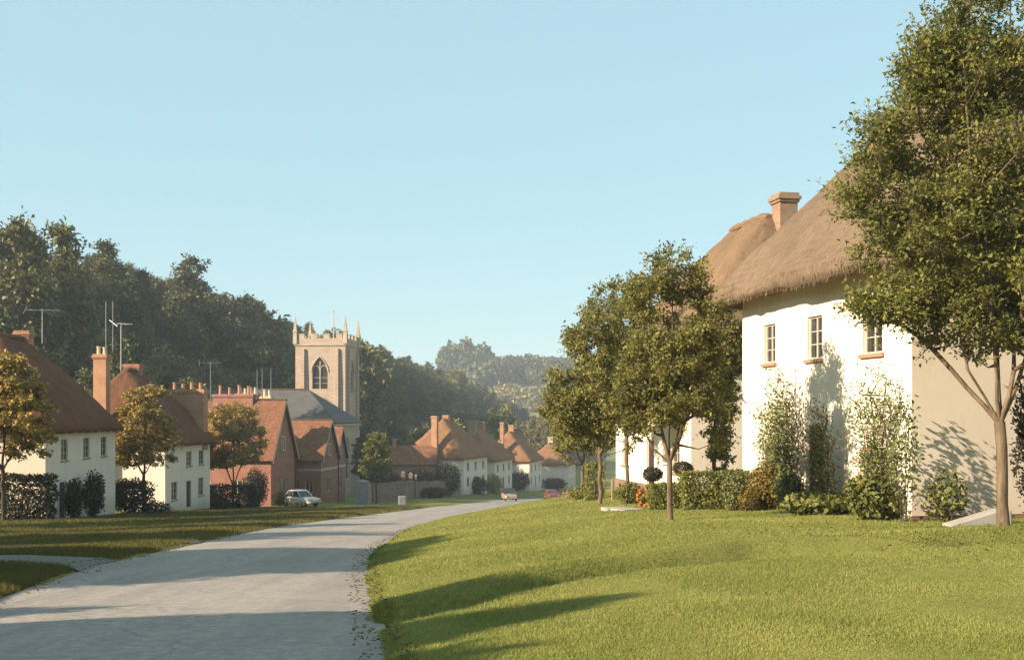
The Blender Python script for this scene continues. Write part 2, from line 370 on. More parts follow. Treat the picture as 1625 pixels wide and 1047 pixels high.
def H(x, y):
    x = np.asarray(x, float); y = np.asarray(y, float)
    zr = ZR(y); xl = XL(y) + .12 * vnoise(x * 0, y, 0, 5, .8); xr = XR(y) + .10 * vnoise(x * 0, y, 0, 6, 1.1)
    z = zr - .06
    # right bank and lawn
    zl = np.interp(y, [-60, 0, 8, 20, 28, 44, 60, 80, 110, 140, 3000], [-1.0, -1.58, -1.76, -2.12, -2.42, -3.02, -4.3, -6.0, -8.4, -10.6, -10.6])
    zl = np.where(y > 140, zr + .7, zl)
    wb = np.interp(y, [0, 10, 20, 40, 60, 3000], [2.6, 3.0, 5.0, 8.0, 10, 10])
    d = x - xr; t = np.clip(d / wb, 0, 1)
    right = zr + .05 * sst(d / .2) - .015 + (zl - zr - .05) * np.where(y < 16, t ** .8, t * (1.25 - .25 * t)) + .022 * np.clip(x - 2, 0, 14)
    right = right + np.clip(x - 16, 0, 60) * .12
    # long shallow furrow across the lawn
    fy = np.interp(x, [-2.5, -1.3, .65, 3.5, 7, 12], [11.2, 11.7, 13.4, 15.0, 15.9, 16.5])
    right = right - .22 * np.exp(-((y - fy) / .33) ** 2) * sst((x + 2.2) / 1.0) + .13 * np.exp(-((y - fy - .75) / .45) ** 2) * sst((x + 2.2) / 1.0)
    right = right + .035 * vnoise(x, y, 0, 1, .45) + .012 * vnoise(x, y, 0, 2, 2.1)
    z = np.where(x > xr, right, z)
    # left verge
    d2 = xl - x
    left = zr + .07 * sst(d2 / .3) - .02 - .18 * sst(d2 / 12) + .09 * vnoise(x, y, 0, 3, .18) * sst(d2 / 2) + .03 * vnoise(x, y, 0, 4, .9) * sst(d2 / 1)
    left = left + .5 * sst((d2 - 1.0) / 5) * np.interp(y, [0, 100, 130, 160, 240, 400], [0, 0, .8, 2.0, 2.6, 2.6])
    xb = np.interp(y, [-200, 40, 60, 130, 200, 300, 400, 480, 700], [-60, -50, -44, -36, -24, -5, 20, 45, 120])
    wd = np.interp(y, [0, 130, 200, 300, 400, 600], [34, 32, 40, 44, 48, 60])
    rz = np.interp(y, [-200, 30, 60, 90, 130, 200, 300, 400, 480, 600, 900], [-1, -1, 1, 8, 13.5, 16, 12, 7, -5, -14, -16])
    hf = sst((xb - x) / wd)
    left = left * (1 - hf) + (rz + 1.2 * vnoise(x, y, 0, 9, .04)) * hf
    far = sst((y - 520) / 170) * (18.5 - .018 * np.abs(x + 30)) * (1 + .12 * vnoise(x, y, 0, 11, .008)) + sst((y - 520) / 170) * 20
    z = np.where(x < xl, left, z)
    z = z + far * (1 - .25 * sst((y - 900) / 600)) * np.exp(-np.maximum(x - 10, 0) ** 2 / 160 ** 2 * .5)
    return z
def h1(x, y): return float(H(np.array([x]), np.array([y]))[0])
def PX(px, Y): return (px - CX) / F * Y
def PZ(py, Y): return -(py - HOR) / F * Y

def build_ground():
    xs = np.concatenate([-np.geomspace(1250, 84, 22), np.arange(-80, -16, 1.2), np.arange(-16, 13, .16), np.arange(13, 60, 1.2), np.geomspace(62, 1250, 22)])
    ys = np.concatenate([np.arange(-100, 5, 2.5), np.arange(5, 30, .16), np.arange(30, 60, .4), np.arange(60, 240, 1.5), np.geomspace(241, 1400, 70)])
    X, Y = np.meshgrid(xs, ys); Z = H(X, Y)
    V = np.stack([X, Y, Z], -1).reshape(-1, 3); nx = len(xs); ny = len(ys)
    i = np.arange(ny - 1)[:, None] * nx + np.arange(nx - 1)[None]; i = i.ravel()
    me = np_mesh('ground', V, np.stack([i, i + 1, i + nx + 1, i + nx], 1), M['ground'], smooth=True)
    tag(link('ground', me), kind='structure')
build_ground()

def build_road():
    ys = np.concatenate([np.arange(-60, 5, 2), np.arange(5, 60, .3), np.arange(60, 330, 1.5)])
    a = XL(ys); b = XR(ys); n = 15; V = []
    for k in range(n):
        t = k / (n - 1)
        edge = .25 if k == n - 1 else 0
        x = a - .30 + (b - a + .30 + .12) * t
        if k == 0: x = x + .22 * vnoise(ys * 0 + 1, ys, 0, 21, 1.3)
        z = ZR(ys) + .05 * (1 - (2 * t - 1) ** 2) - .008 * (k in (0, n - 1)) + .008 * vnoise(x, ys, 0, 22, .5)
        V.append(np.stack([x, ys, z], -1))
    V = np.stack(V, 1).reshape(-1, 3); ny = len(ys)
    i = (np.arange(ny - 1)[:, None] * n + np.arange(n - 1)[None]).ravel()
    tag(link('road', np_mesh('road', V, np.stack([i, i + 1, i + n + 1, i + n], 1), M['road'], smooth=True)), kind='structure')
build_road()

def sheet(name, outline_fn, n, m, mat, lift=.02, **k):
    """a sheet laid on the ground; outline_fn(s,t)->x,y"""
    s, t = np.meshgrid(np.linspace(0, 1, n), np.linspace(0, 1, m)); X, Y = outline_fn(s, t)
    Z = H(X, Y) + lift; V = np.stack([X, Y, Z], -1).reshape(-1, 3)
    i = (np.arange(m - 1)[:, None] * n + np.arange(n - 1)[None]).ravel()
    return tag(link(name, np_mesh(name, V, np.stack([i, i + 1, i + n + 1, i + n], 1), mat, smooth=True)), **k)
# gravel mouth of the side lane on the left
def lane(s, t):
    x = -6.9 - 22 * s
    yc = 20.6 + .3 * s * 6; hw = .28 + 2.3 * np.exp(-s * 15)
    return x, yc + (t * 2 - 1) * hw + .12 * vnoise(x, t * 3, 0, 31, 1.5)
sheet('lane', lane, 90, 14, M['gravel'], .03, kind='structure')
# narrow trodden paths to the cottage doors
def foot(y0, y1, x0, x1):
    def f(s, t):
        x = x0 + (x1 - x0) * s; y = y0 + (y1 - y0) * s + .4 * np.sin(s * 5) + (t * 2 - 1) * (.32 + .5 * np.exp(-s * 12)) + .06 * vnoise(x, t * 2, 0, 33, 2)
        return x, y
    return f
sheet('path', foot(29.0, 28, -8.45, -20), 70, 7, M['gravel'], .025, kind='structure')
sheet('path', foot(44, 60.8, -8.75, -23.4), 80, 7, M['gravel'], .025, kind='structure')
sheet('path', foot(70, 79, -7.3, -22.6), 80, 7, M['gravel'], .025, kind='structure')

# ------------------------------------------------------------------ foliage
rngs = lambda s: np.random.default_rng(s)
def leaf_mesh(name, P, D, N, size, mat, rng, rnd=None, width=.55, fold=.18):
    """P base point, D tip direction, N approximate normal, size length"""
    D = D / np.linalg.norm(D, axis=1, keepdims=True)
    Sd = np.cross(D, N); Sd /= np.linalg.norm(Sd, axis=1, keepdims=True) + 1e-9
    Nn = np.cross(Sd, D); s = size[:, None]
    v0 = P; v2 = P + D * s; v1 = P + D * s * .45 + Sd * s * width * .5 + Nn * s * fold; v3 = P + D * s * .45 - Sd * s * width * .5 + Nn * s * fold
    V = np.stack([v0, v1, v2, v3], 1).reshape(-1, 3); n = len(P)
    if rnd is None: rnd = rng.random(n)
    Fq = np.arange(4 * n).reshape(n, 4)
    return np_mesh(name, V, Fq, mat, np.repeat(rnd, 4))
def unit(rng, n):
    v = rng.normal(size=(n, 3)); return v / np.linalg.norm(v, axis=1, keepdims=True)

def tubes_mesh(name, A, B, ra, rb, mat, n=6):
    A, B = np.asarray(A, float), np.asarray(B, float); d = B - A; L = np.linalg.norm(d, axis=1, keepdims=True) + 1e-9; d = d / L
    ref = np.where(np.abs(d[:, 2:3]) > .9, np.array([[1., 0, 0]]), np.array([[0, 0, 1.]]))
    a = np.cross(d, ref); a /= np.linalg.norm(a, axis=1, keepdims=True); b = np.cross(d, a)
    t = np.arange(n) * 2 * math.pi / n; ring = a[:, None] * np.cos(t)[None, :, None] + b[:, None] * np.sin(t)[None, :, None]
    A2 = A - d * 0.0; B2 = B + d * np.minimum(.02, L * .1)
    V = np.concatenate([A2[:, None] + ring * np.asarray(ra)[:, None, None], B2[:, None] + ring * np.asarray(rb)[:, None, None]], 1)
    m = len(A); i = np.arange(m)[:, None] * 2 * n; k = np.arange(n)[None]
    Fq = np.stack([i + k, i + (k + 1) % n, i + n + (k + 1) % n, i + n + k], -1).reshape(-1, 4)
    return np_mesh(name, V.reshape(-1, 3), Fq, mat, smooth=True)

def tree_meshes(rng, trunk, limbs, ells, nclu, per, lsize, r_trunk, clr, bark, leaf, rtip=.012, twigs=True, nside=7, upb=.5, shell=.45, vis=None, flare=1.35, gap=0.0, drop=.0):
    """trunk: list of points; limbs: lists of points starting at trunk index; ells: (c, r, weight) ellipsoids the crown fills"""
    nodes = []; par = []
    def chain(pts, start, step=.35):
        p = start
        for q in pts:
            a = np.array(nodes[p]); q = np.array(q, float); L = np.linalg.norm(q - a); k = max(1, int(L / step))
            for i in range(1, k + 1):
                jit = rng.normal(size=3) * step * .06
                nodes.append(a + (q - a) * i / k + (jit if i < k else 0)); par.append(p); p = len(nodes) - 1
        return p
    nodes.append(np.array(trunk[0], float)); par.append(-1)
    top = chain(trunk[1:], 0); ntr = len(nodes)
    for lb in limbs:
        tr = np.array(nodes[:ntr]); s = int(np.argmin(np.linalg.norm(tr - np.array(lb[0]), axis=1)))
        chain(lb[1:], s)
    # clusters
    W = np.array([e[2] for e in ells], float); W /= W.sum(); cl = []
    while len(cl) < nclu:
        e = ells[rng.choice(len(ells), p=W)]
        u = unit(rng, 1)[0] * (shell + (1 - shell) * rng.random()) ** .7 if rng.random() < .8 else unit(rng, 1)[0] * rng.random() ** .33
        p = np.array(e[0]) + u * np.array(e[1])
        if gap and vnoise(np.array([p[0]]), np.array([p[1]]), np.array([p[2]]), 77, 1.1 / max(.6, clr * 1.6))[0] < -1 + gap * 2: continue
        cl.append(p)
    cl = np.array(cl); c0 = nodes[top]; order = np.argsort(np.linalg.norm(cl - np.array(c0), axis=1))
    ends = []
    for i in order:
        p = cl[i]; Nn = np.array(nodes); d = np.linalg.norm(Nn - p, axis=1) + .9 * np.maximum(0, Nn[:, 2] - p[2] + .1)
        d[:max(1, ntr - 3)] += .8
        s = int(np.argmin(d)); a = Nn[s]; L = np.linalg.norm(p - a); k = max(2, int(L / .4)); q = s
        for j in range(1, k + 1):
            t = j / k; b = a + (p - a) * t; b = b + np.array([0, 0, 1]) * (-.10 * L * math.sin(math.pi * t)) + rng.normal(size=3) * .03 * L * (j < k)
            nodes.append(b); par.append(q); q = len(nodes) - 1
        ends.append(q)
    Nn = np.array(nodes); par = np.array(par); cnt = np.zeros(len(nodes))
    for e in ends: cnt[e] += 1
    for i in range(len(nodes) - 1, 0, -1): cnt[par[i]] += cnt[i]
    rad = rtip * np.maximum(cnt, .6) ** .6; sc = r_trunk / max(rad[ntr - 1], 1e-6)
    rad = rtip + (rad - rtip) * (r_trunk - rtip) / max(rad[0] - rtip, 1e-6)
    rad = np.minimum(rad, r_trunk)
    hh = (Nn[:, 2] - Nn[0, 2]); rad[:ntr] = np.maximum(rad[:ntr], r_trunk * (1 - .35 * np.arange(ntr) / ntr)) * (1 + (flare - 1) * np.exp(-hh[:ntr] / .18))
    idx = np.arange(1, len(nodes)); A, B, ra, rb = Nn[par[idx]], Nn[idx], rad[par[idx]], rad[idx]
    ra = np.where(par[idx] < ntr, np.minimum(ra, rb * 1.3 + .004), ra); ra[:ntr - 1] = rad[par[idx[:ntr - 1]]]
    me_t = None
    # twigs and leaves
    C0 = Nn[ends]; nt_ = 7; m = len(C0)
    td = unit(rng, m * nt_); td[:, 2] = td[:, 2] * .7 + .12 - drop; outw = np.repeat(C0 - np.array(c0), nt_, 0); outw /= np.linalg.norm(outw, axis=1, keepdims=True) + 1e-6
    td = td + outw * .55; td /= np.linalg.norm(td, axis=1, keepdims=True)
    tl = clr * (.5 + .8 * rng.random(m * nt_)); base = np.repeat(C0, nt_, 0); tip = base + td * tl[:, None]
    if twigs:
        A = np.concatenate([A, base]); B = np.concatenate([B, tip]); ra = np.concatenate([ra, np.full(len(base), rtip * .7)]); rb = np.concatenate([rb, np.full(len(base), rtip * .3)])
    me_t = tubes_mesh('trunk', A, B, ra, rb, bark, nside)
    pl = max(1, per // nt_); f = rng.random((len(base), pl)) * 1.05 + .05
    P = base[:, None] + td[:, None] * (tl[:, None] * f)[..., None]; P = P.reshape(-1, 3) + rng.normal(size=(len(base) * pl, 3)) * clr * .13
    Dl = np.repeat(td, pl, 0) * .6 + unit(rng, len(P)) * .8; Dl[:, 2] -= .25
    Nl = unit(rng, len(P)) * .75 + np.array([0, 0, upb]) + np.repeat(outw, pl, 0) * .35
    crd = np.repeat(np.repeat(rng.random(m) * .5, nt_), pl); rn = np.clip(crd + rng.random(len(P)) * .6 - .05, 0, 1)
    me_l = leaf_mesh('crown', P, Dl, Nl, lsize * (.6 + .7 * rng.random(len(P))), leaf, rng, rn)
    return me_t, me_l
def put_tree(name, meshes, loc, rz=0, sc=1.0, **k):
    e = empty(name, loc, rz, **k); e.scale = (sc, sc, sc) if not isinstance(sc, tuple) else sc
    link('trunk', meshes[0], e); link('crown', meshes[1], e); return e

# ------------------------------------------------------------------ walls, windows, roofs
def wall_cells(mb, o, a, nrm, W, Hh, ops, depth=.14, z0=-.7):
    """rectangular wall face with real openings; o origin, a horizontal unit axis, nrm outward normal (both 3-tuples)"""
    o = Vector(o); a = Vector(a); nrm = Vector(nrm); up = Vector((0, 0, 1))
    xs = sorted({0, W, *[v for p in ops for v in (p[0], p[0] + p[2])]}); zs = sorted({z0, Hh, *[v for p in ops for v in (p[1], p[1] + p[3])]})
    P = lambda x, z, d=0: o + a * x + up * z - nrm * d
    for i in range(len(xs) - 1):
        for j in range(len(zs) - 1):
            cx, cz = (xs[i] + xs[i + 1]) / 2, (zs[j] + zs[j + 1]) / 2
            if any(p[0] < cx < p[0] + p[2] and p[1] < cz < p[1] + p[3] for p in ops): continue
            mb.quad(P(xs[i], zs[j]), P(xs[i + 1], zs[j]), P(xs[i + 1], zs[j + 1]), P(xs[i], zs[j + 1]))
    for x, z, w, h in [p[:4] for p in ops]:
        mb.quad(P(x, z), P(x, z, depth), P(x + w, z, depth), P(x + w, z)); mb.quad(P(x, z + h), P(x + w, z + h), P(x + w, z + h, depth), P(x, z + h, depth))
        mb.quad(P(x, z), P(x, z + h), P(x, z + h, depth), P(x, z, depth)); mb.quad(P(x + w, z), P(x + w, z, depth), P(x + w, z + h, depth), P(x + w, z + h))

def window(parent, o, a, nrm, x, z, w, h, kind='casement', frame=None, sill=None, fine=True):
    """built in the wall's own frame, then baked to local coordinates"""
    o = Vector(o); a = Vector(a); nrm = Vector(nrm)
    rot = Matrix((a, -nrm, Vector((0, 0, 1)))).transposed()
    frame = frame or M['frame_w']; sill = sill or M['sill']
    def bake(mb):
        mb.v = [tuple(o + a * (x + v[0]) + Vector((0, 0, z + v[2])) - nrm * v[1]) for v in mb.v]; return mb
    f = MB(); t = .045 if fine else .07; y0, y1 = .06, .12
    if kind == 'door':
        f.box(0, t, y0, y1, 0, h); f.box(w - t, w, y0, y1, 0, h); f.box(t, w - t, y0, y1, h - t, h)
        fo = bake(f).build('door', frame, parent)
        d = MB(); d.box(t, w - t, .09, .135, 0, h - t)
        n = 4 if fine else 0
        for i in range(n):
            xx = t + (w - 2 * t) * (i + .5) / n; d.box(xx - (w - 2 * t) / n / 2 + .01, xx + (w - 2 * t) / n / 2 - .01, .078, .09, .02, h - t - .02)
        bake(d).build('door_leaf', M['door'], fo)
        if fine:
            k = MB(); k.tube((w - t - .1, .075, 1.0), (w - t - .1, .03, 1.0), .022, n=6); bake(k).build('handle', M['iron'], fo)
        return fo
    f.box(0, t, y0, y1, 0, h); f.box(w - t, w, y0, y1, 0, h); f.box(t, w - t, y0, y1, 0, t); f.box(t, w - t, y0, y1, h - t, h)
    f.box(w / 2 - t / 2, w / 2 + t / 2, y0 + .004, y1, t, h - t)
    if fine:
        for k in (1, 2):
            zz = t + (h - 2 * t) * k / 3
            f.box(t, w / 2 - t / 2, y0 + .018, y1 - .01, zz - .011, zz + .011); f.box(w / 2 + t / 2, w - t, y0 + .018, y1 - .01, zz - .011, zz + .011)
    fo = bake(f).build('window', frame, parent)
    for xx in (t, w / 2 + t / 2):
        g = MB(); g.box(xx, xx + w / 2 - 1.5 * t, .095, .105, t, h - t); bake(g).build('pane', M['glass'], fo)
    if sill:
        g = MB(); g.box(-.08, w + .08, -.07, .06, -.075, -.002); bake(g).build('sill', sill, fo)
    return fo

def thatch_roof(parent, L, D, wh, rh, over=.5, ridge=.35, mat=None, seed=0, nseg=150, nr=34, thick=.34, strands=0, bulge=.10, hipx=None):
    """rounded hipped thatch with a thick eave, as rings from the eave's underside up to the ridge"""
    hx, hy = L / 2 + over, D / 2 + over; rl = max(.2, L * ridge / 2)
    prof = [(.0, -.02, -.62), (.0, -.10, -.05), (.03, -.17, 0), (.10, -.16, .03)]      # (inset k placeholder)
    rings = []
    # underside from wall to eave lip
    rings.append(('abs', L / 2 - .05, D / 2 - .05, wh - .02)); rings.append(('abs', hx - .10, hy - .10, wh - .16))
    rings.append(('abs', hx, hy, wh - .12)); rings.append(('abs', hx + .03, hy + .03, wh + .02)); 
    for i in range(nr + 1):
        t = i / nr
        x = hx + (rl - hx) * t; y = hy + (.12 - hy) * t
        z = wh + thick * .55 + (rh) * (t + .45 * bulge * math.sin(math.pi * t) * (1 - .35 * t))
        if t > .93: z -= (t - .93) * 1.2
        rings.append(('abs', x, y, z))
    V = []; U = []
    per = []
    for k in range(nseg):                                # parameter round the eave, dense and even along the sides
        per.append(k / nseg)
    cum = 0; prev = None
    for ri, (_, a, b, z) in enumerate(rings):
        rc = min(.55, a * .6, b * .8) if ri > 1 else .05
        if ri > 3: rc = min(a, b) * (.16 + .6 * ((ri - 3) / (nr + 1)) ** 2) + .10
        rc = min(rc, b * .98, a * .98)
        pts = []
        for u in per:
            # walk a rounded rectangle with the same fractions for every ring so quads stay straight
            s = u * 4; side = int(s); f = s - side
            (sx, sy) = [((-1, -1), (1, -1)), ((1, -1), (1, 1)), ((1, 1), (-1, 1)), ((-1, 1), (-1, -1))][side]
            p = (sx[0] + (sy[0] - sx[0]) * f, sx[1] + (sy[1] - sx[1]) * f)
            x, y = p[0] * a, p[1] * b
            ex, ey = abs(x) - (a - rc), abs(y) - (b - rc)
            if ex > 0 and ey > 0:
                q = max(ex, ey); ln = math.hypot(ex, ey)
                ex, ey = ex / ln * q, ey / ln * q
                x = math.copysign(a - rc + ex, x); y = math.copysign(b - rc + ey, y)
            pts.append((x, y))
        V += [(x + L / 2, y + D / 2, z) for x, y in pts]
        if prev is not None: cum += math.hypot(max(abs(a - prev[1]), abs(b - prev[2])), z - prev[3])
        prev = (_, a, b, z)
        for (x, y), u in zip(pts, per): U.append((u * 2 * (L + D) * 1.1, cum))
    V = np.array(V); n = nseg; m = len(rings); U = np.array(U)
    amp = np.repeat(np.clip((np.arange(m) - 1) / 3, 0, 1), n)
    nz = (vnoise(V[:, 0], V[:, 1], V[:, 2], seed, .8) * .07 + vnoise(V[:, 0], V[:, 1], V[:, 2], seed + 3, 2.6) * .035 + vnoise(V[:, 0] , V[:, 1], V[:, 2], seed + 4, 7) * .014) * amp
    V[:, 2] += nz * 1.2; cen = np.array([L / 2, D / 2]); dv = V[:, :2] - cen; dv /= np.linalg.norm(dv, axis=1, keepdims=True) + 1e-6; V[:, :2] += dv * (nz * .8)[:, None]
    lip = np.repeat(((np.arange(m) >= 1) & (np.arange(m) <= 3)), n); V[lip, 2] += .05 * vnoise(V[lip, 0], V[lip, 1], 0, seed + 8, 3.0)
    Fs = []
    for r in range(m - 1):
        for k in range(n): Fs.append((r * n + k, r * n + (k + 1) % n, (r + 1) * n + (k + 1) % n, (r + 1) * n + k))
    Fs = np.array(Fs); Fs_tri = None
    me = np_mesh('roof', V, Fs, mat, smooth=True, uv=None)
    ul = me.uv_layers.new(name='UVMap'); uu = U[Fs.ravel()].reshape(-1, 4, 2)
    wrap = (uu[:, :, 0].max(1) - uu[:, :, 0].min(1)) > (L + D); tot = 2 * (L + D) * 1.1
    uu[wrap, :, 0] = np.where(uu[wrap, :, 0] < tot / 2, uu[wrap, :, 0] + tot, uu[wrap, :, 0])
    ul.data.foreach_set('uv', uu.astype(np.float32).ravel())
    ro = link('roof', me, parent)
    # ridge cap roll
    cap = MB(); zt = V[-n:, 2].mean() - .02; k = 14; prev = None; ring = []
    for i in range(k + 1):
        x = L / 2 - rl - .12 + (2 * rl + .24) * i / k; r = .26 * (1 if 0 < i < k else .45); zc = zt - .04 + .025 * math.sin(i * 2.1 + seed)
        ring.append([(x, D / 2 + r * 1.25 * math.cos(a), zc + r * .75 * math.sin(a)) for a in [math.pi * j / 8 * 1.25 - .4 for j in range(9)]])
    for i in range(k):
        for j in range(8): cap.quad(ring[i][j], ring[i + 1][j], ring[i + 1][j + 1], ring[i][j + 1], [(i * .2, j * .1), (i * .2 + .2, j * .1), (i * .2 + .2, j * .1 + .1), (i * .2, j * .1 + .1)])
    cap.poly(ring[0]); cap.poly(ring[-1][::-1]); cap.build('ridge', mat, ro, smooth=True)
    if strands:
        rng = rngs(seed + 50); G_ = V.reshape(m, n, 3)
        r = rng.integers(3, m - 3, strands); low = rng.random(strands) < .14; r = np.where(low, rng.integers(2, 6, strands), r)
        k = rng.integers(0, n, strands); fk = rng.random(strands)[:, None]
        p = G_[r, k] * (1 - fk) + G_[r, (k + 1) % n] * fk; q = G_[r - 1, k] * (1 - fk) + G_[r - 1, (k + 1) % n] * fk; q2 = G_[np.minimum(r + 1, m - 1), k]
        dn = q - p; dn = np.where(low[:, None] & (r[:, None] <= 3), np.array([[0, 0, -1.]]), dn); dn /= np.linalg.norm(dn, axis=1, keepdims=True) + 1e-9
        side = G_[r, (k + 1) % n] - G_[r, k]; side /= np.linalg.norm(side, axis=1, keepdims=True) + 1e-9
        nn = np.cross(side, q2 - p + 1e-6); nn /= np.linalg.norm(nn, axis=1, keepdims=True) + 1e-9
        sgn = np.sign((nn * (p - V.mean(0))).sum(1))[:, None]; nn *= sgn
        dirv = dn + side * rng.normal(size=(strands, 1)) * .22 + nn * (.02 + .07 * rng.random((strands, 1)))
        me = leaf_mesh('loose_straw', p + nn * .012, dirv, nn + .001, .06 + .11 * rng.random(strands), M['straw'], rng, None, .10, .0)
        tag(link('loose_straw', me, ro), kind='stuff')
    return ro
M['straw'] = m_leaf('straw_stalks', G((.11, .072, .042), (.20, .135, .085), (.28, .195, .125), (.38, .28, .185)), .1, .8)

def chimney(parent, x, y, z0, z1, w, d, mat, pots=0, potmat=None, poth=.5, cap=True):
    m = MB(); m.box(x - w / 2, x + w / 2, y - d / 2, y + d / 2, z0, z1 - (.34 if cap else 0))
    if cap:
        m.box(x - w / 2 - .05, x + w / 2 + .05, y - d / 2 - .05, y + d / 2 + .05, z1 - .34, z1 - .24)
        m.box(x - w / 2 - .10, x + w / 2 + .10, y - d / 2 - .10, y + d / 2 + .10, z1 - .24, z1 - .12)
        m.box(x - w / 2 - .04, x + w / 2 + .04, y - d / 2 - .04, y + d / 2 + .04, z1 - .12, z1)
    c = m.build('chimney', mat, parent, bevel=.008)
    for i in range(pots):
        t = (i + .5) / pots - .5
        px_, py_ = (x + t * w * .95, y) if w > d else (x, y + t * d * .95)
        p = MB(); hh = poth * (1 + .15 * math.sin(i * 2.3)); p.lathe((px_, py_, z1 - .01), [(.15, 0), (.13, .06), (.115, hh - .1), (.145, hh - .07), (.145, hh), (.10, hh), (.09, hh - .1)], 10)
        p.build('chimney_pot', potmat or M['pot'], c, smooth=False)
    return c

def cottage(name, origin, ang, L, D, wh, rh, front=(), ends=(), chims=(), wash=None, thatch=None, seed=0, strands=0, fine=True, plinth=.35, nseg=150, ridge=.35, over=.5, **k):
    e = empty(name, origin, ang, **k); wash = wash or M['wash_l']
    mb = MB()
    F0 = ((0, 0, 0), (1, 0, 0), (0, -1, 0)); E0 = ((0, D, 0), (0, -1, 0), (-1, 0, 0)); E1 = ((L, 0, 0), (0, 1, 0), (1, 0, 0)); B0 = ((L, D, 0), (-1, 0, 0), (0, 1, 0))
    cells = lambda ops: [(x, z, w, h) for x, z, w, h, *r in ops]
    zf = -1.2
    wall_cells(mb, *F0, L, wh, cells(front), z0=zf); 
    e0 = [p for p in ends if p[5] == 0]; e1 = [p for p in ends if p[5] == 1]
    wall_cells(mb, *E0, D, wh, cells(e0), z0=zf); wall_cells(mb, *E1, D, wh, cells(e1), z0=zf); wall_cells(mb, *B0, L, wh, [], z0=zf)
    wo_ = mb.build('wall', wash, e)
    if plinth:
        pb = MB(); dr = sorted([(p[0], p[0] + p[2]) for p in front if p[4] == 'door']); x = -.05
        for a, b in dr: pb.box(x, a, -.045, .05, zf, plinth); x = b
        pb.box(x, L + .05, -.045, .05, zf, plinth); pb.box(-.05, .05, .05, D + .05, zf, plinth); pb.box(L - .05, L + .05, .05, D + .05, zf, plinth)
        pb.build('plinth', M['plinth'], e)
    for p in front: window(e, *F0, *p[:4], p[4], fine=fine)
    for p in e0: window(e, *E0, *p[:4], p[4], fine=fine)
    for p in e1: window(e, *E1, *p[:4], p[4], fine=fine)
    thatch_roof(e, L, D, wh, rh, mat=thatch, seed=seed, strands=strands, nseg=nseg, ridge=ridge, over=over)
    for c in chims: chimney(e, *c)
    return e

def along(px0, y0, px1, y1):
    a = Vector((PX(px0, y0), y0)); b = Vector((PX(px1, y1), y1)); d = b - a; return a, b, d.length, math.atan2(d.y, d.x)

# right-hand cottages: local x runs from the far corner towards the camera
nA, nB = Vector((7.54, 20.2)), Vector((5.96, 27.7)); L1 = (nB - nA).length; a1 = math.atan2(nA.y - nB.y, nA.x - nB.x)
Z1 = -2.22
cw = lambda t, z, w, h, kind='casement': (L1 - t - w / 2, z - Z1, w, h, kind)
near_cottage = cottage('thatched_cottage', (nB.x, nB.y, Z1), a1, L1, 8.0, 5.12, 4.95,
    front=[cw(1.39, 1.19, .74, .98), cw(3.80, 1.20, .68, .96), cw(6.07, 1.21, .62, .95), cw(1.40, -1.75, .95, 1.05), cw(3.80, Z1 + .05, .82, 1.90, 'door'), cw(6.10, -1.72, .8, 1.0)],
    wash=M['wash_r'], thatch=M['thatch_r'], seed=1, strands=14000, plinth=.28, nseg=220, over=.72,
    label='tall cream cottage with climbing roses, behind the big tree on the right', cat='cottage')
sA, sB = Vector((5.9, 35.3)), Vector((4.23, 43.6)); L2 = (sB - sA).length; a2 = math.atan2(sA.y - sB.y, sA.x - sB.x); Z2 = -2.95
cottage('thatched_cottage', (sB.x, sB.y, Z2), a2, L2, 8.0, 5.0, 4.95,
    front=[(.9, .9, .8, 1.05, 'casement'), (6.6, .9, .8, 1.05, 'casement'), (3.9, .1, .85, 1.9, 'door'), (.9, 3.4, .7, .95, 'casement'), (3.9, 3.4, .7, .95, 'casement'), (6.6, 3.4, .7, .95, 'casement')],
    chims=[(6.1, 4.45, 8.2, 10.8, .70, .68, M['brick_r'])],
    wash=M['wash_r'], thatch=M['thatch_r2'], seed=2, strands=5000, plinth=.3, over=.55,
    label='cream cottage with golden thatch and square brick chimney, half hidden behind the slim lawn tree', cat='cottage')

# left-hand cottages
a, b, L, an = along(72, 55.1, 183, 65.6); c1o = a
def fr(Y, z0, w, h, kind, base, a=a, an=an): return ((Y - a.y) / math.sin(an) - w / 2, z0 - base, w, h, kind)
zb = -5.72
c1 = cottage('thatched_cottage', (a.x, a.y, zb), an, L, 8.2, 4.8, 5.1,
    front=[fr(57.6, -2.55, .95, 1.15, 'casement', zb), fr(60.8, -2.55, .95, 1.15, 'casement', zb), fr(63.6, -2.55, .95, 1.15, 'casement', zb),
           fr(62.9, -5.25, 1.0, 1.6, 'casement', zb), fr(57.4, -5.62, .9, 1.95, 'door', zb), fr(59.7, -5.2, .9, 1.4, 'casement', zb)],
    plinth=0, chims=[(L * .66, 4.0, 8.6, 10.45, .75, .8, M['brick_o'])],
    thatch=M['thatch_l'], seed=4, label='white cottage under dark brown thatch at the left edge of the view', cat='cottage')
a, b, L, an = along(262, 74.7, 333, 82.4)
zb = -7.0
fr2 = lambda px, z0, w, h, kind: ((PX(px, 1) * 0 + (lambda s: s)(0)), z0, w, h, kind)
c2 = cottage('thatched_cottage', (a.x, a.y, zb), an, L, 8.4, 4.8, 5.3,
    front=[(3.5, 3.1, .9, 1.1, 'casement'), (5.7, 3.1, .9, 1.1, 'casement'), (1.0, .8, .95, 1.3, 'casement'), (3.5, .1, .85, 1.95, 'door'), (5.6, .8, .95, 1.35, 'casement')],
    plinth=0, chims=[(-.32, 4.5, -1.0, 11.1, .62, .95, M['brick_o'], 2, M['pot_c'], .5), (L - 1.0, 1.35, 4.2, 8.8, .8, 2.9, M['brick_o'], 4, M['pot'], .5), (L * .52, 4.3, 9.2, 10.6, .7, 1.1, M['brick'])],
    thatch=M['thatch_l'], seed=5, ridge=.3, label='white cottage with a tall orange brick chimney on its end wall, second on left', cat='cottage')

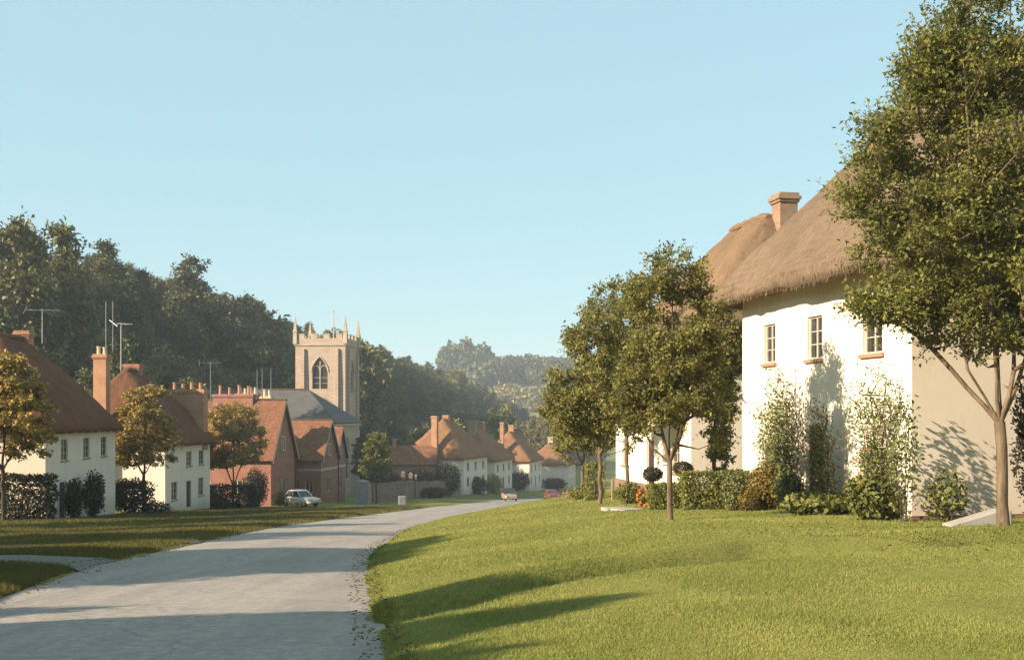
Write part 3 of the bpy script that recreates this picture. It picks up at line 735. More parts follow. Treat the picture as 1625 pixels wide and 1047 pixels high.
# far cottages down the hill
F_ang = math.atan2(63, 17.5)
far = [(736, 142, -10.7, 'far cottage with orange thatch and two chimneys, leftmost of the far row', ((-.3, 4.0, -1, 10.3, .6, .8, M['brick_o']), (4.5, 4.2, 8.6, 10.4, .7, .8, M['brick_o']))),
       (785, 158, -11.75, 'far cottage with brown thatch half hidden by a leafy bush, second of the far row', ((2.5, 4.2, 8.2, 10.6, .8, 1.2, M['brick_r']), (7.4, 4.2, 8.2, 10.4, .7, .8, M['brick_o']))),
       (840, 178, -12.75, 'far cottage with a bright white end wall and tall narrow chimney, third far one', ((-.3, 4.6, -1, 11.2, .5, .62, M['brick_o']), (4.6, 4.2, 8.4, 10.7, .6, .9, M['brick_o']))),
       (902, 205, -14.6, 'farthest cottage, low and white with orange thatch, beside the right-hand trees', ((4.6, 4.2, 8.0, 9.9, .8, .9, M['pot_c']),))]
for i, (px, Y, z, lab, ch) in enumerate(far):
    rh = [5.0, 4.7, 4.7, 3.9][i]
    cottage('thatched_cottage', (PX(px, Y), Y, z), F_ang + R(2) * (i - 1), 9.6, 8.4, 4.7, rh,
        front=[(1.2, 3.0, .9, 1.1, 'casement'), (4.3, 3.0, .9, 1.1, 'casement'), (7.4, 3.0, .9, 1.1, 'casement'), (1.2, .9, 1, 1.2, 'casement'), (4.3, .1, .9, 1.95, 'door'), (7.4, .9, 1, 1.2, 'casement')],
        chims=ch, plinth=0, thatch=M['thatch_f'], seed=10 + i, fine=False, nseg=80, label=lab, cat='cottage', group=None)

# ------------------------------------------------------------------ gabled brick house
def slope(mb, p0, p1, q1, q0, th=.10):
    """a roof slope slab: eave p0-p1, ridge q0-q1, with tile UV"""
    p0, p1, q1, q0 = map(Vector, (p0, p1, q1, q0)); n = (p1 - p0).cross(q0 - p0).normalized()
    if n.z < 0: n = -n
    L = (p1 - p0).length; Hh = (q0 - p0).length
    top = [p + n * th for p in (p0, p1, q1, q0)]; bot = [p0, p1, q1, q0]
    off = (q0 - p0).dot((p1 - p0).normalized()); off1 = (q1 - p0).dot((p1 - p0).normalized())
    mb.poly(top, [(0, 0), (L, 0), (off1, Hh), (off, Hh)])
    mb.poly(bot[::-1], [(0, 0)] * 4)
    for i in range(4):
        j = (i + 1) % 4; mb.poly([bot[i], bot[j], top[j], top[i]], [(0, 0)] * 4)
ba = math.atan2(.990, .139); BO = (PX(430, 94), 94, -8.3)
bh = empty('brick_house', BO, ba, label='rambling red brick house with steep tiled gables beside the church', cat='house')
wallb, roofb = MB(), MB()
boards = []
def wing(u0, u1, v0, v1, eh, rh, ops=(), side_ops=(), ov=.35, band=True):
    """gable facing the street; ridge runs back from it"""
    um = (u0 + u1) / 2; zb_ = -2.6
    F0 = ((u0, v0, 0), (1, 0, 0), (0, -1, 0)); S0 = ((u0, v1, 0), (0, -1, 0), (-1, 0, 0)); S1 = ((u1, v0, 0), (0, 1, 0), (1, 0, 0)); B0 = ((u1, v1, 0), (-1, 0, 0), (0, 1, 0))
    cells = lambda o: [p[:4] for p in o]
    wall_cells(wallb, *F0, u1 - u0, eh, cells([p for p in ops if p[1] + p[3] <= eh]), z0=zb_); wall_cells(wallb, *S0, v1 - v0, eh, cells(side_ops), z0=zb_)
    wall_cells(wallb, *S1, v1 - v0, eh, [], z0=zb_); wall_cells(wallb, *B0, u1 - u0, eh, [], z0=zb_)
    for v in (v0, v1):
        g = [(u0, v, eh), (u1, v, eh), (um, v, eh + rh)]
        wallb.poly(g if v == v0 else g[::-1])
    k = ov * rh / ((u1 - u0) / 2)
    for sgn, ue in ((-1, u0 - ov), (1, u1 + ov)):
        pe0 = (ue, v0 - ov, eh - k); pe1 = (ue, v1 + ov, eh - k); r0 = (um, v0 - ov, eh + rh); r1 = (um, v1 + ov, eh + rh)
        slope(roofb, pe0, pe1, r1, r0)
        b = MB(); q = lambda p, dz, dv: (p[0], p[1] + dv, p[2] + dz)
        for i, (s, t) in enumerate(((-.22, .0),)):
            A = [q(pe0, -.12, -.03), q(r0, -.12, -.03), q(r0, .10, -.03), q(pe0, .10, -.03)]; Bk = [q(pe0, -.12, .02), q(r0, -.12, .02), q(r0, .10, .02), q(pe0, .10, .02)]
            b.poly(A); b.poly(Bk[::-1])
            for m_ in range(4): b.poly([A[m_], Bk[m_], Bk[(m_ + 1) % 4], A[(m_ + 1) % 4]])
        b.build('bargeboard', M['board'], bh)
    rt = MB(); rt.tube((um, v0 - ov - .02, eh + rh + .10), (um, v1 + ov + .02, eh + rh + .10), .12, n=8); rt.build('ridge_tiles', M['tile'], bh)
    for p in ops:
        window(bh, (u0, v0 - (0 if p[1] + p[3] <= eh else .13), 0), (1, 0, 0), (0, -1, 0), *p[:4], p[4], fine=False, frame=M['frame_w'])
    for p in side_ops: window(bh, *S0, *p[:4], p[4], fine=False)
wing(0, 6, 0, 8.2, 4.6, 4.75, ops=[(2.4, .9, 1.1, 1.5, 'casement'), (2.5, 4.9, 1.0, 1.3, 'casement')], side_ops=[(1.6, 1.0, 1.0, 1.4, 'casement'), (4.6, 1.0, 1.0, 1.4, 'casement')])
wing(13.2, 18.7, -.2, 8, 3.9, 3.6, ops=[(2.2, .3, 1.0, 1.5, 'casement'), (2.3, 3.9 + .05, .9, 1.2, 'casement')], side_ops=[(4.9, -.1, 1.1, 1.9, 'door'), (6.6, .3, .8, 1.3, 'casement')])
wing(19.3, 22.9, .2, 6.5, 3.9, 2.9, ops=[(1.35, .2, .9, 1.5, 'casement'), (1.4, 3.95, .8, .9, 'casement')])
# range between the wings
wall_cells(wallb, (6, 2.2, 0), (1, 0, 0), (0, -1, 0), 7.2, 4.2, [(1.0, .6, 1.0, 1.3), (4.2, .6, 1.0, 1.3)], z0=-2.6)
for xx in (1.0, 4.2): window(bh, (6, 2.2, 0), (1, 0, 0), (0, -1, 0), xx, .6, 1.0, 1.3, fine=False)
slope(roofb, (5.7, 1.8, 3.9), (13.3, 1.8, 3.9), (13.3, 5.2, 7.2), (5.7, 5.2, 7.2)); slope(roofb, (13.3, 8.6, 3.9), (5.7, 8.6, 3.9), (5.7, 5.2, 7.2), (13.3, 5.2, 7.2))
wallb.build('wall', M['brick'], bh); roofb.build('roof', M['tile'], bh)
for (u, v) in ((6.12, -.06), (18.8, -.3)):
    d = MB(); d.tube((u, v, -1.2), (u, v, 4.3), .06, n=6); d.build('drainpipe', M['iron'], bh)
bd = MB(); bd.box(13.18, 18.72, -.23, -.2, 2.5, 2.72); bd.box(13.17, 13.2, -.2, 8, 2.5, 2.72); bd.box(19.28, 22.92, .17, .2, 2.5, 2.72); bd.build('string_course', M['board'], bh)
chimney(bh, 3.0, 4.6, 8.8, 10.0, .8, 3.8, M['brick'], 4, M['pot'], .75)
chimney(bh, 8.0, 3.4, 4.6, 9.9, .95, 1.0, M['brick_c'], 2, M['pot_c'], .6)
chimney(bh, 10.4, 6.3, 6.0, 10.2, .8, 2.2, M['brick_o'], 4, M['pot_c'], .6)

# ------------------------------------------------------------------ church
ch = empty('church', (PX(548, 146), 146, -11.0), R(90 - 6), label='pale stone church with a battlemented pinnacled tower and grey slate nave roof', cat='church')
# local frame: x away from camera (right side of tower), y to the left
def arch_wall(mb, o, a, nrm, W, z0, z1, ax, aw, az0, az1, spring, depth=.35):
    """wall with one pointed opening, made of horizontal strips"""
    o = Vector(o); a = Vector(a); nrm = Vector(nrm); P = lambda x, z, d=0: o + a * x + Vector((0, 0, z)) - nrm * d
    lv = [az0, spring] + [spring + (az1 - spring) * math.sin(math.pi / 2 * i / 8) for i in range(1, 9)]
    def half(z):
        if z <= spring: return aw / 2
        t = (z - spring) / (az1 - spring); return aw / 2 * (1 - t ** 1.9) if t < 1 else 0
    mb.quad(P(0, z0), P(W, z0), P(W, az0), P(0, az0)); mb.quad(P(0, az1), P(W, az1), P(W, z1), P(0, z1))
    for i in range(len(lv) - 1):
        za, zc = lv[i], lv[i + 1]; ha, hc = half(za), half(zc)
        mb.quad(P(0, za), P(ax - ha, za), P(ax - hc, zc), P(0, zc)); mb.quad(P(ax + ha, za), P(W, za), P(W, zc), P(ax + hc, zc))
        mb.quad(P(ax - ha, za), P(ax - ha, za, depth), P(ax - hc, zc, depth), P(ax - hc, zc)); mb.quad(P(ax + ha, za), P(ax + hc, zc), P(ax + hc, zc, depth), P(ax + ha, za, depth))
    mb.quad(P(ax - aw / 2, az0), P(ax + aw / 2, az0), P(ax + aw / 2, az0, depth), P(ax - aw / 2, az0, depth))
    # glazing, tracery and hood mould
    g = MB(); pts = [P(ax - half(z), z, depth * .75) for z in lv] + [P(ax + half(z), z, depth * .75) for z in lv[::-1][1:]]; g.poly(pts)
    t = MB(); bt = lambda xx, za, zc, r=.09: t.tube(P(xx, za, depth * .55), P(xx, zc, depth * .55), r, n=6)
    bt(ax, az0, az1 - .5)
    for s in (-1, 1):
        pr = None
        for i in range(7):
            u = i / 6; q = P(ax + s * aw / 4 * (1 + .0) + s * aw / 4 * (1 - u) ** 0 * 0 + (aw / 4) * math.cos(math.pi * u) , spring + (az1 - spring) * .45 * math.sin(math.pi * u), depth * .55)
            if pr: t.tube(pr, q, .07, n=5)
            pr = q
        pr = None
        for z in lv[1:]:
            q = P(ax + s * (half(z) + .12), z + .05, -.05)
            if pr: t.tube(pr, q, .09, n=5)
            pr = q
        bt(ax + s * (aw / 2 + .02), az0, spring, .07)
    for k in (.33, .66): t.tube(P(ax - aw / 2, az0 + (spring - az0) * k, depth * .6), P(ax + aw / 2, az0 + (spring - az0) * k, depth * .6), .035, n=4)
    return g, t
TW = 7.0; tw = MB(); zp = 20.2; zs = zp
gA, tA = arch_wall(tw, (0, TW, 0), (0, -1, 0), (-1, 0, 0), TW, -2, zp, TW - 3.55, 2.15, 14.3, 18.6, 16.6)      # front, faces camera
gB, tB = arch_wall(tw, (0, 0, 0), (1, 0, 0), (0, -1, 0), TW, -2, zp, 3.6, 1.9, 13.8, 18.3, 16.4)
wall_cells(tw, (TW, 0, 0), (0, 1, 0), (1, 0, 0), TW, zp, [], z0=-2); wall_cells(tw, (TW, TW, 0), (-1, 0, 0), (0, 1, 0), TW, zp, [], z0=-2)
tower = tw.build('tower', M['stone'], ch)
for g, t in ((gA, tA), (gB, tB)):
    wn = t.build('belfry_window', M['stone_d'], tower); g.build('pane', M['glass'], tower)
# string course, parapet, merlons
sc_ = MB()
def ringbox(m, o, z0, z1, th):
    m.box(-o, TW + o, -o, th - o, z0, z1); m.box(-o, TW + o, TW + o - th, TW + o, z0, z1); m.box(-o, th - o, th - o, TW + o - th, z0, z1); m.box(TW + o - th, TW + o, th - o, TW + o - th, z0, z1)
ringbox(sc_, .14, zp, zp + .22, .5); sc_.build('string_course', M['stone_d'], tower)
pa = MB(); ringbox(pa, .05, zp + .22, zp + 1.0, .35); pa.build('parapet', M['stone'], tower)
for side in range(4):
    for i in range(4):
        c = .85 + i * (TW - 1.7) / 3; m = MB(); s0, s1 = c - .42, c + .42; o = -.05; z0_, z1_ = zp + 1.0, zp + 1.55
        if side == 0: m.box(o, o + .35, s0, s1, z0_, z1_); m.box(o - .04, o + .39, s0 - .04, s1 + .04, z1_, z1_ + .09)
        if side == 1: m.box(s0, s1, o, o + .35, z0_, z1_); m.box(s0 - .04, s1 + .04, o - .04, o + .39, z1_, z1_ + .09)
        if side == 2: m.box(TW - .3, TW + .05, s0, s1, z0_, z1_); m.box(TW - .34, TW + .09, s0 - .04, s1 + .04, z1_, z1_ + .09)
        if side == 3: m.box(s0, s1, TW - .3, TW + .05, z0_, z1_); m.box(s0 - .04, s1 + .04, TW - .34, TW + .09, z1_, z1_ + .09)
        m.build('merlon', M['stone_d'], tower)
for (x, y) in ((0, 0), (TW, 0), (0, TW), (TW, TW)):
    m = MB(); m.frust(x, y, zp + .22, zp + 1.9, .27, .27, .25, .25); m.frust(x, y, zp + 1.9, zp + 2.05, .33, .33, .30, .30); m.frust(x, y, zp + 2.05, zp + 3.9, .22, .22, .03, .03)
    for k in range(4):
        zz = zp + 2.4 + k * .4; r = .22 * (1 - (zz - zp - 2.15) / 2.1) + .04
        m.frust(x, y, zz, zz + .12, r, r, r * .8, r * .8)
    m.frust(x, y, zp + 3.9, zp + 4.05, .07, .07, .02, .02); m.build('pinnacle', M['stone_d'], tower)
for (x, y, dx, dy) in ((-.2, 1.15, .22, .28), (-.2, TW - 1.1, .22, .28), (1.1, -.2, .28, .22), (TW - 1.1, -.2, .28, .22)):
    m = MB(); m.frust(x + .0, y, -2, 8.5, dx + .12, dy, dx + .12, dy); m.frust(x, y, 8.5, 16, dx, dy * .9, dx * .92, dy * .9); m.frust(x, y, 16, 19.8, dx * .9, dy * .85, dx * .5, dy * .85); m.build('buttress', M['stone'], tower)
m = MB(); m.box(.2, TW - .2, .2, TW - .2, zp + .1, zp + .3); m.build('tower_roof', M['lead'], tower)
fp = MB(); fp.tube((3.5, 2.6, zp + .3), (3.5, 2.6, zp + 4.9), .09, .06, n=6); fp.lathe((3.5, 2.6, zp + 4.9), [(.02, 0), (.12, .08), (.12, .16), (.02, .24)], 8)
fp.build('flagpole', M['frame_w'], tower)
# nave: ridge runs left-right in front of the tower
nx0, nx1, ny0, ny1, nzw, nzr = -14.0, -1.5, -2.2, 17.0, 9.7, 13.9
nv = MB()
ops = 3
wall_cells(nv, (nx0, ny1, 0), (0, -1, 0), (-1, 0, 0), ny1 - ny0 - 6, nzw, [], z0=-2)
gN, tN = arch_wall(nv, (nx0, ny0 + 6, 0), (0, -1, 0), (-1, 0, 0), 6, -2, nzw, 3.4, 1.5, 2.6, 7.6, 6.0)
gS, tS = arch_wall(nv, (nx0, ny0, 0), (1, 0, 0), (0, -1, 0), nx1 - nx0, -2, nzw, 6.2, 2.2, 2.6, 8.0, 6.2)
wall_cells(nv, (nx1, ny0, 0), (0, 1, 0), (1, 0, 0), ny1 - ny0, nzw, [], z0=-2); wall_cells(nv, (nx1, ny1, 0), (-1, 0, 0), (0, 1, 0), nx1 - nx0, nzw, [], z0=-2)
no = nv.build('nave_wall', M['stone'], ch)
for g, t in ((gN, tN), (gS, tS)): t.build('nave_window', M['stone_d'], no); g.build('pane', M['glass'], no)
nr_ = MB(); xm = (nx0 + nx1) / 2; o = .45; hip = 5.0
slope(nr_, (nx0 - o, ny1 + o, nzw), (nx0 - o, ny0 - o, nzw), (xm, ny0 + hip, nzr), (xm, ny1 + o, nzr)); slope(nr_, (nx1 + o, ny0 - o, nzw), (nx1 + o, ny1 + o, nzw), (xm, ny1 + o, nzr), (xm, ny0 + hip, nzr))
slope(nr_, (nx0 - o, ny0 - o, nzw), (nx1 + o, ny0 - o, nzw), (xm + .01, ny0 + hip, nzr), (xm - .01, ny0 + hip, nzr))
nr_.build('nave_roof', M['slate'], ch)
rt = MB(); rt.tube((xm, ny0 + hip, nzr + .12), (xm, ny1 + o, nzr + .12), .14, n=8); rt.build('ridge_tiles', M['tile'], ch)
m = MB(); m.box(nx0 - .35, nx0 - .02, ny0 - .3, ny1, nzw - .35, nzw - .05); m.box(nx0 - .35, nx1, ny0 - .35, ny0 - .02, nzw - .34, nzw - .06); m.build('cornice', M['stone_d'], ch)
for y in (ny0 + .1, ny0 + 4.9): 
    m = MB(); m.frust(nx0 - .4, y, -2, 5, .5, .35, .5, .35); m.frust(nx0 - .3, y, 5, 8, .4, .33, .1, .33); m.build('buttress', M['stone'], ch)

# ------------------------------------------------------------------ trees on the street
rng = rngs(3)
bx, by = 8.03, 17.5; bz = h1(bx, by)
big = tree_meshes(rngs(11), [(0, 0, -.1), (-.02, 0, .9), (-.05, .03, 1.75)],
    [[(-.05, .03, 1.75), (-.62, -.1, 2.6), (-.85, -.2, 3.5), (-1.1, -.2, 4.6)], [(-.05, .03, 1.75), (-.06, .1, 2.7), (-.05, .1, 4.2), (.0, .0, 6.2), (.1, 0, 8.2)],
     [(-.05, .03, 1.75), (.12, -.1, 2.6), (.18, -.2, 3.8), (.35, -.3, 5.2), (.6, -.3, 6.8)], [(-.05, .03, 1.75), (.4, .3, 2.5), (.9, .6, 3.6), (1.4, .8, 5.0)],
     [(-.6, -.1, 2.6), (-1.3, .3, 3.2), (-1.9, .4, 3.6)], [(-.05, .1, 3.5), (-.5, -.5, 4.6), (-.9, -.8, 6.0), (-1.0, -.8, 7.4)]],
    [((-.15, 0, 4.6), (2.1, 1.9, 1.45), 3.2), ((-.05, 0, 6.3), (2.05, 1.9, 1.7), 4), ((.25, 0, 8.0), (1.75, 1.6, 1.5), 2.6), ((-1.45, 0, 5.2), (1.15, 1.0, .8), .9), ((-1.15, -.1, 3.65), (1.0, .8, .4), .6), ((1.4, .2, 4.7), (1.5, 1.4, 1.2), 1.5), ((-1.75, 0, 6.3), (.8, .6, .6), .5), ((-.9, -.2, 7.4), (1.1, .9, .9), .9), ((-1.2, .1, 7.7), (.6, .6, .45), .25), ((-1.75, 0, 3.55), (.8, .5, .3), .5), ((.1, 0, 3.3), (1.5, 1.1, .7), 1.7), ((1.35, 0, 3.3), (1.2, 1, .8), 1.0)],
    640, 140, .084, .088, .44, M['bark'], M['leaf_big'], rtip=.007, gap=.25, upb=.6)
put_tree('street_tree', big, (bx, by, bz), label='large leafy tree with a forked slim trunk in front of the plain cottage end wall', cat='tree')
tx, ty = PX(1063, 21.5), 21.5
mid = tree_meshes(rngs(12), [(0, 0, -.1), (.0, 0, .6), (-.01, 0, 1.15)],
    [[(-.01, 0, 1.15), (-.14, 0, 1.7), (-.2, .1, 2.5), (-.3, .1, 3.6)], [(-.01, 0, 1.15), (.0, .1, 1.8), (.02, .1, 3.0), (.05, 0, 4.4)], [(-.01, 0, 1.15), (.16, -.1, 1.8), (.24, -.1, 2.6), (.4, -.1, 3.5)],
     [(-.0, 0, 1.02), (-.35, 0, 1.45), (-.6, .05, 2.0), (-.75, 0, 2.6)], [(.16, -.1, 1.8), (.5, .1, 2.3), (.8, .2, 2.9)]],
    [((.0, 0, 3.1), (1.05, 1.0, .95), 3), ((.02, 0, 4.1), (.95, .9, 1.05), 2.6), ((.15, 0, 2.35), (1.2, 1.0, .45), 1.5), ((.7, 0, 1.62), (.45, .4, .16), .25), ((-.35, 0, 1.95), (.7, .5, .25), .35), ((.05, 0, 4.9), (.5, .5, .55), .45), ((-.55, 0, 4.6), (.3, .3, .4), .16)],
    290, 105, .08, .055, .32, M['bark'], M['leaf_mid'], rtip=.006, gap=.31)
put_tree('street_tree', mid, (tx, ty, h1(tx, ty)), label='slim young lawn tree with oval crown standing alone in front of the hedge', cat='tree')
tx, ty = PX(951, 30), 30
t3 = tree_meshes(rngs(13), [(0, 0, -.1), (.0, 0, .7), (.0, 0, 1.4)],
    [[(.0, 0, 1.4), (-.3, 0, 2.2), (-.6, .1, 3.2)], [(0, 0, 1.4), (.05, .1, 2.6), (.1, .1, 4.2)], [(0, 0, 1.4), (.4, -.1, 2.2), (.7, -.1, 3.2)]],
    [((-.25, 0, 3.0), (1.35, 1.2, 1.15), 3), ((.1, .2, 4.3), (1.1, 1.1, 1.2), 2.4), ((.5, .3, 2.2), (.9, .9, .8), 1.2), ((-.9, 0, 2.4), (.7, .7, .7), .9)],
    280, 95, .10, .055, .34, M['bark'], M['leaf_mid'], rtip=.007, gap=.28)
e3 = put_tree('street_tree', t3, (tx, ty, h1(tx, ty)), label='bushy tree where the lawn meets the road, left of the slim lawn tree', cat='tree')
x, y = PX(1005, 37.5), 37.5
put_tree('garden_tree', t3, (x - .3, y - .8, h1(x, y) - .2), 2.2, (1.15, 1.1, 1.36), label='broad tree crowding the golden thatched cottage behind the slim lawn tree', cat='tree')
x, y = PX(925, 47), 47
put_tree('garden_tree', t3, (x, y, h1(x, y) - .1), 4.0, (1.2, 1.2, 1.0), label='tree behind the roadside tree where the lawn meets the road', cat='tree')
x, y = 5.95, 31.6
iv = tree_meshes(rngs(15), [(0, 0, -.1), (.05, 0, 1.5), (.0, 0, 2.6)], [[(0, 0, 2.6), (-.2, 0, 3.6), (-.3, 0, 4.8)], [(0, 0, 2.6), (.3, .1, 3.6), (.4, 0, 5)]],
    [((0, 0, 4.2), (.85, .7, 1.6), 3), ((.05, 0, 2.6), (.55, .5, 1.0), 1.1), ((.15, 0, 1.2), (.3, .3, 1.0), .5)], 170, 90, .12, .06, .26, M['bark_d'], M['leaf_mid'], rtip=.008, gap=.15)
put_tree('garden_tree', iv, (x, y, h1(x, y)), label='narrow leafy tree filling the gap between the two cream cottages', cat='tree')

def street_left(px, Y, hgt, seed, leaf, lab, spread=1.0, name='street_tree', fork=.3, clus=170):
    x = PX(px, Y); z = h1(x, Y); k = hgt
    ms = tree_meshes(rngs(seed), [(0, 0, -.1), (.02, 0, k * .12), (0, 0, k * fork)],
        [[(0, 0, k * fork), (-.09 * k, 0, k * .45), (-.14 * k, .05 * k, k * .66)], [(0, 0, k * fork), (0, .02 * k, k * .55), (.01 * k, 0, k * .85)], [(0, 0, k * fork), (.09 * k, 0, k * .45), (.15 * k, -.04 * k, k * .64)]],
        [((0, 0, k * .62), (k * .25 * spread, k * .24 * spread, k * .22), 3), ((0, 0, k * .8), (k * .19 * spread, k * .18 * spread, k * .18), 2), ((0, 0, k * .45), (k * .24 * spread, k * .22 * spread, k * .1), .9)],
        clus, 85, .2, .10, k * .055, M['bark_d'], leaf, rtip=.014, gap=.18, nside=5)
    return put_tree(name, ms, (x, Y, z), label=lab, cat='tree')
street_left(4, 50, 8.0, 21, M['leaf_gold'], 'golden verge tree cut by the left edge in front of the nearest left cottage', 1.15)
street_left(228, 69, 8.2, 22, M['leaf_gold'], 'slim verge tree with golden top in front of the tall brick chimney')
street_left(370, 86, 8.6, 23, M['leaf_gold'], 'leafy golden verge tree hiding the end of the brick house', 1.22, fork=.2, clus=230)
street_left(597, 106, 7.0, 24, M['leaf_hedge'], 'pale green verge tree in front of the churchyard wall, right of the church', .95)
street_left(578, 128, 7.5, 25, M['leaf_for2'], 'dark small tree peeping out beside the church tower', .8)
# trees outside the left edge: they throw the long shadows over verge, road and lawn; extras added to fill the shadow bands
tips = [(-5.3, 13.0, 14), (-3.1, 11.6, 15), (.3, 13.2, 17), (.8, 11.3, 17), (-.3, 8.8, 15), (-4.6, 9.6, 15), (-3.0, 7.6, 16),
        (-2.2, 25.2, 17), (-2.4, 23.4, 17.5), (-2.5, 21.4, 17), (-6.0, 24.2, 15), (-6.6, 21.6, 15), (-2.0, 10.6, 16), (-1.7, 9.2, 17), (-6.2, 11.2, 14), (-4.0, 24.0, 19), (-3.8, 22.2, 19)]
wds = [.6, .7, .55, .5, .6, 1.3, 1.5, 1.3, 1.4, 1.3, 1.3, 1.3, 1.1, 1.2, 1.1, 1.4, 1.4]
sa, ca, te = math.sin(R(SUN_AZ + 180)), math.cos(R(SUN_AZ + 180)), math.tan(R(SUN_EL))
st = street_left(-260, 30, 8.0, 26, M['leaf_rust'], 'verge tree beyond the left edge of the view', 1.05, clus=420)
for i, (X, Y, d) in enumerate(tips):
    c = st if i == 0 else copy_tree(st); bx_, by_ = X - sa * d, Y - ca * d; zb_ = h1(bx_, by_); s = (h1(X, Y) + te * d - zb_) / 7.9
    c.location = (bx_, by_, zb_); c.scale = (s * wds[i], s * wds[i], s); c.rotation_euler = (0, 0, i * 1.3)
for o in list(C.objects):
    if o.get('label') == 'verge tree beyond the left edge of the view': o['group'] = 'verge trees off the left edge'

# ------------------------------------------------------------------ the hanging wood on the left
def forest_variant(seed, kind, leaf):
    rg = rngs(seed)
    if kind == 'tall':
        ell = [((0, 0, 5.0), (2.6, 2.6, 2.6), 2.4), ((.3, 0, 8.2), (2.1, 2.1, 2.6), 2), ((0, .2, 11.2), (1.3, 1.3, 2.2), 1.2), ((-.8, 0, 6.8), (1.8, 1.8, 1.6), 1)]; hgt = 13
    elif kind == 'fir':
        ell = [((0, 0, 3.6), (2.6, 2.6, 1.6), 2.2), ((0, 0, 6.2), (2.0, 2.0, 1.6), 1.6), ((0, 0, 8.6), (1.4, 1.4, 1.5), 1.1), ((0, 0, 11.0), (.7, .7, 1.7), .6)]; hgt = 12
    else:
        ell = [((0, 0, 5.0), (3.9, 3.7, 3.2), 3), ((1.2, .5, 7.0), (2.6, 2.6, 2.3), 1.5), ((-1.4, -.4, 6.6), (2.4, 2.4, 2.2), 1.4), ((0, 0, 8.2), (1.8, 1.8, 1.5), .8)]; hgt = 9
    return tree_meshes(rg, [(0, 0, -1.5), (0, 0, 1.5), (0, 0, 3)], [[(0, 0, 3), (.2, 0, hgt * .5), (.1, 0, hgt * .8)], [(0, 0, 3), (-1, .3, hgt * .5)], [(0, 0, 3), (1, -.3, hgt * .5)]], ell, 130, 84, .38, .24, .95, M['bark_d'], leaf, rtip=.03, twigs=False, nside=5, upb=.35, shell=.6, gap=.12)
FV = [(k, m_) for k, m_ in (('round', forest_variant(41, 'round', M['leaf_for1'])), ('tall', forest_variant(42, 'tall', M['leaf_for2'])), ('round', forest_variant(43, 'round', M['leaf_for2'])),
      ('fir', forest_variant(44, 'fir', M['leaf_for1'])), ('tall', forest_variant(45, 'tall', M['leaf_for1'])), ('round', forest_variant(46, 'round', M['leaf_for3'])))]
for i, (X, Y, s_) in enumerate([(-31, 11.4, 1.35), (-34, 3.0, 1.3), (-31, 20.6, 1.35), (-31, 29.8, 1.3), (-31.5, 39.0, 1.25)]):  # unseen trees added to shade the verge, narrowed to leave sunlit gaps
    put_tree('garden_tree', FV[(0, 2)[i % 2]][1], (X, Y, h1(X, Y) - .3), i * 1.1, (s_ * .58, s_ * .58, s_), label='unseen tall round tree added beyond the left edge to shade the verge', cat='tree', group='shade trees added off the left edge')
def shades_tower(x, y, top, r=5.0):
    for tx_, ty_, tz_, rr in [q + (5.0,) if q[1] < 150 else q + (9.0,) for q in ((-30, 146, 0.0), (-27, 146, 0), (-23, 146, 0.0), (-26, 138, -1), (-9.5, 142, -8), (-5, 158, -6), (.5, 178, -9), (3, 178, -9), (8, 205, -13), (3, 204, -13))]:
        d = -(x - tx_) * sa - (y - ty_) * ca
        if d < 4: continue
        off = abs((x - tx_) * ca - (y - ty_) * sa)
        if off < rr and top > tz_ + te * d: return True
    return False
SKP = [-200, 0, 30, 60, 98, 130, 190, 230, 262, 305, 345, 386, 420, 460, 520, 560, 600, 650, 700, 760, 800, 840, 870, 950]
SKY_ = [330, 335, 345, 352, 362, 394, 388, 408, 434, 427, 454, 458, 480, 498, 515, 525, 540, 560, 575, 592, 617, 642, 660, 690]
def ztop(x, y, m=6): return PZ(np.interp(CX + F * x / y, SKP, SKY_) + m, y)
rng = rngs(7); placed = []
def try_place(x, y, dmin):
    for q in placed:
        if (q[0] - x) ** 2 + (q[1] - y) ** 2 < dmin * dmin: return False
    placed.append((x, y)); return True
cand = 0
while cand < 9000 and len(placed) < 275:
    cand += 1
    y = 78 + 350 * rng.random() ** 1.1
    xb = np.interp(y, [40, 60, 130, 200, 300, 400, 480], [-50, -44, -36, -24, -5, 20, 45]); wd = np.interp(y, [130, 200, 300, 400], [32, 40, 44, 48])
    x = xb + 5 - rng.random() * (wd + 14)
    if not (-.52 < x / y < .06): continue
    if y < 100 and x > -44: continue
    if 118 < y < 162 and x > -40 : continue
    j = int(rng.choice(6, p=[.28, .17, .22, .10, .16, .07])); s = .8 + .45 * rng.random()
    s = min(s, float(ztop(x, y) - h1(x, y)) / (11.0 if FV[j][0] == 'round' else 14.8))
    if s < .42: continue
    if shades_tower(x, y, h1(x, y) + 11 * s) and x / y > -.46:
        s *= .55
        if shades_tower(x, y, h1(x, y) + 11 * s): continue
    if not try_place(x, y, 4.3 + y * .007): continue
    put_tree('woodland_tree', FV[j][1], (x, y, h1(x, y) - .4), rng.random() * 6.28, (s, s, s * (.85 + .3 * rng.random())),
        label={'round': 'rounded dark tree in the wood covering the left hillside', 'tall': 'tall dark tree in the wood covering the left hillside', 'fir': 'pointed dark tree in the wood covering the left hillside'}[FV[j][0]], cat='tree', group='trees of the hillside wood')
def wood_special(px, py_top, Y, j, lab, s=1.0, hh=13.0):
    x = PX(px, Y); zt = PZ(py_top, Y); z = h1(x, Y) - .3; k = max(.5, (zt - z) / (hh * 1.13))
    put_tree('woodland_tree', FV[j][1], (x, Y, z), px * .01, (k * s, k * s, k), label=lab, cat='tree')
wood_special(98, 338, 118, 4, 'tall pointed tree on the skyline near the left end of the hillside wood', .8)
wood_special(30, 326, 112, 1, 'tallest skyline tree at the left edge of the hillside wood', .9)
wood_special(305, 396, 172, 1, 'tall tree rising clear of the skyline left of the church tower', 1.15)
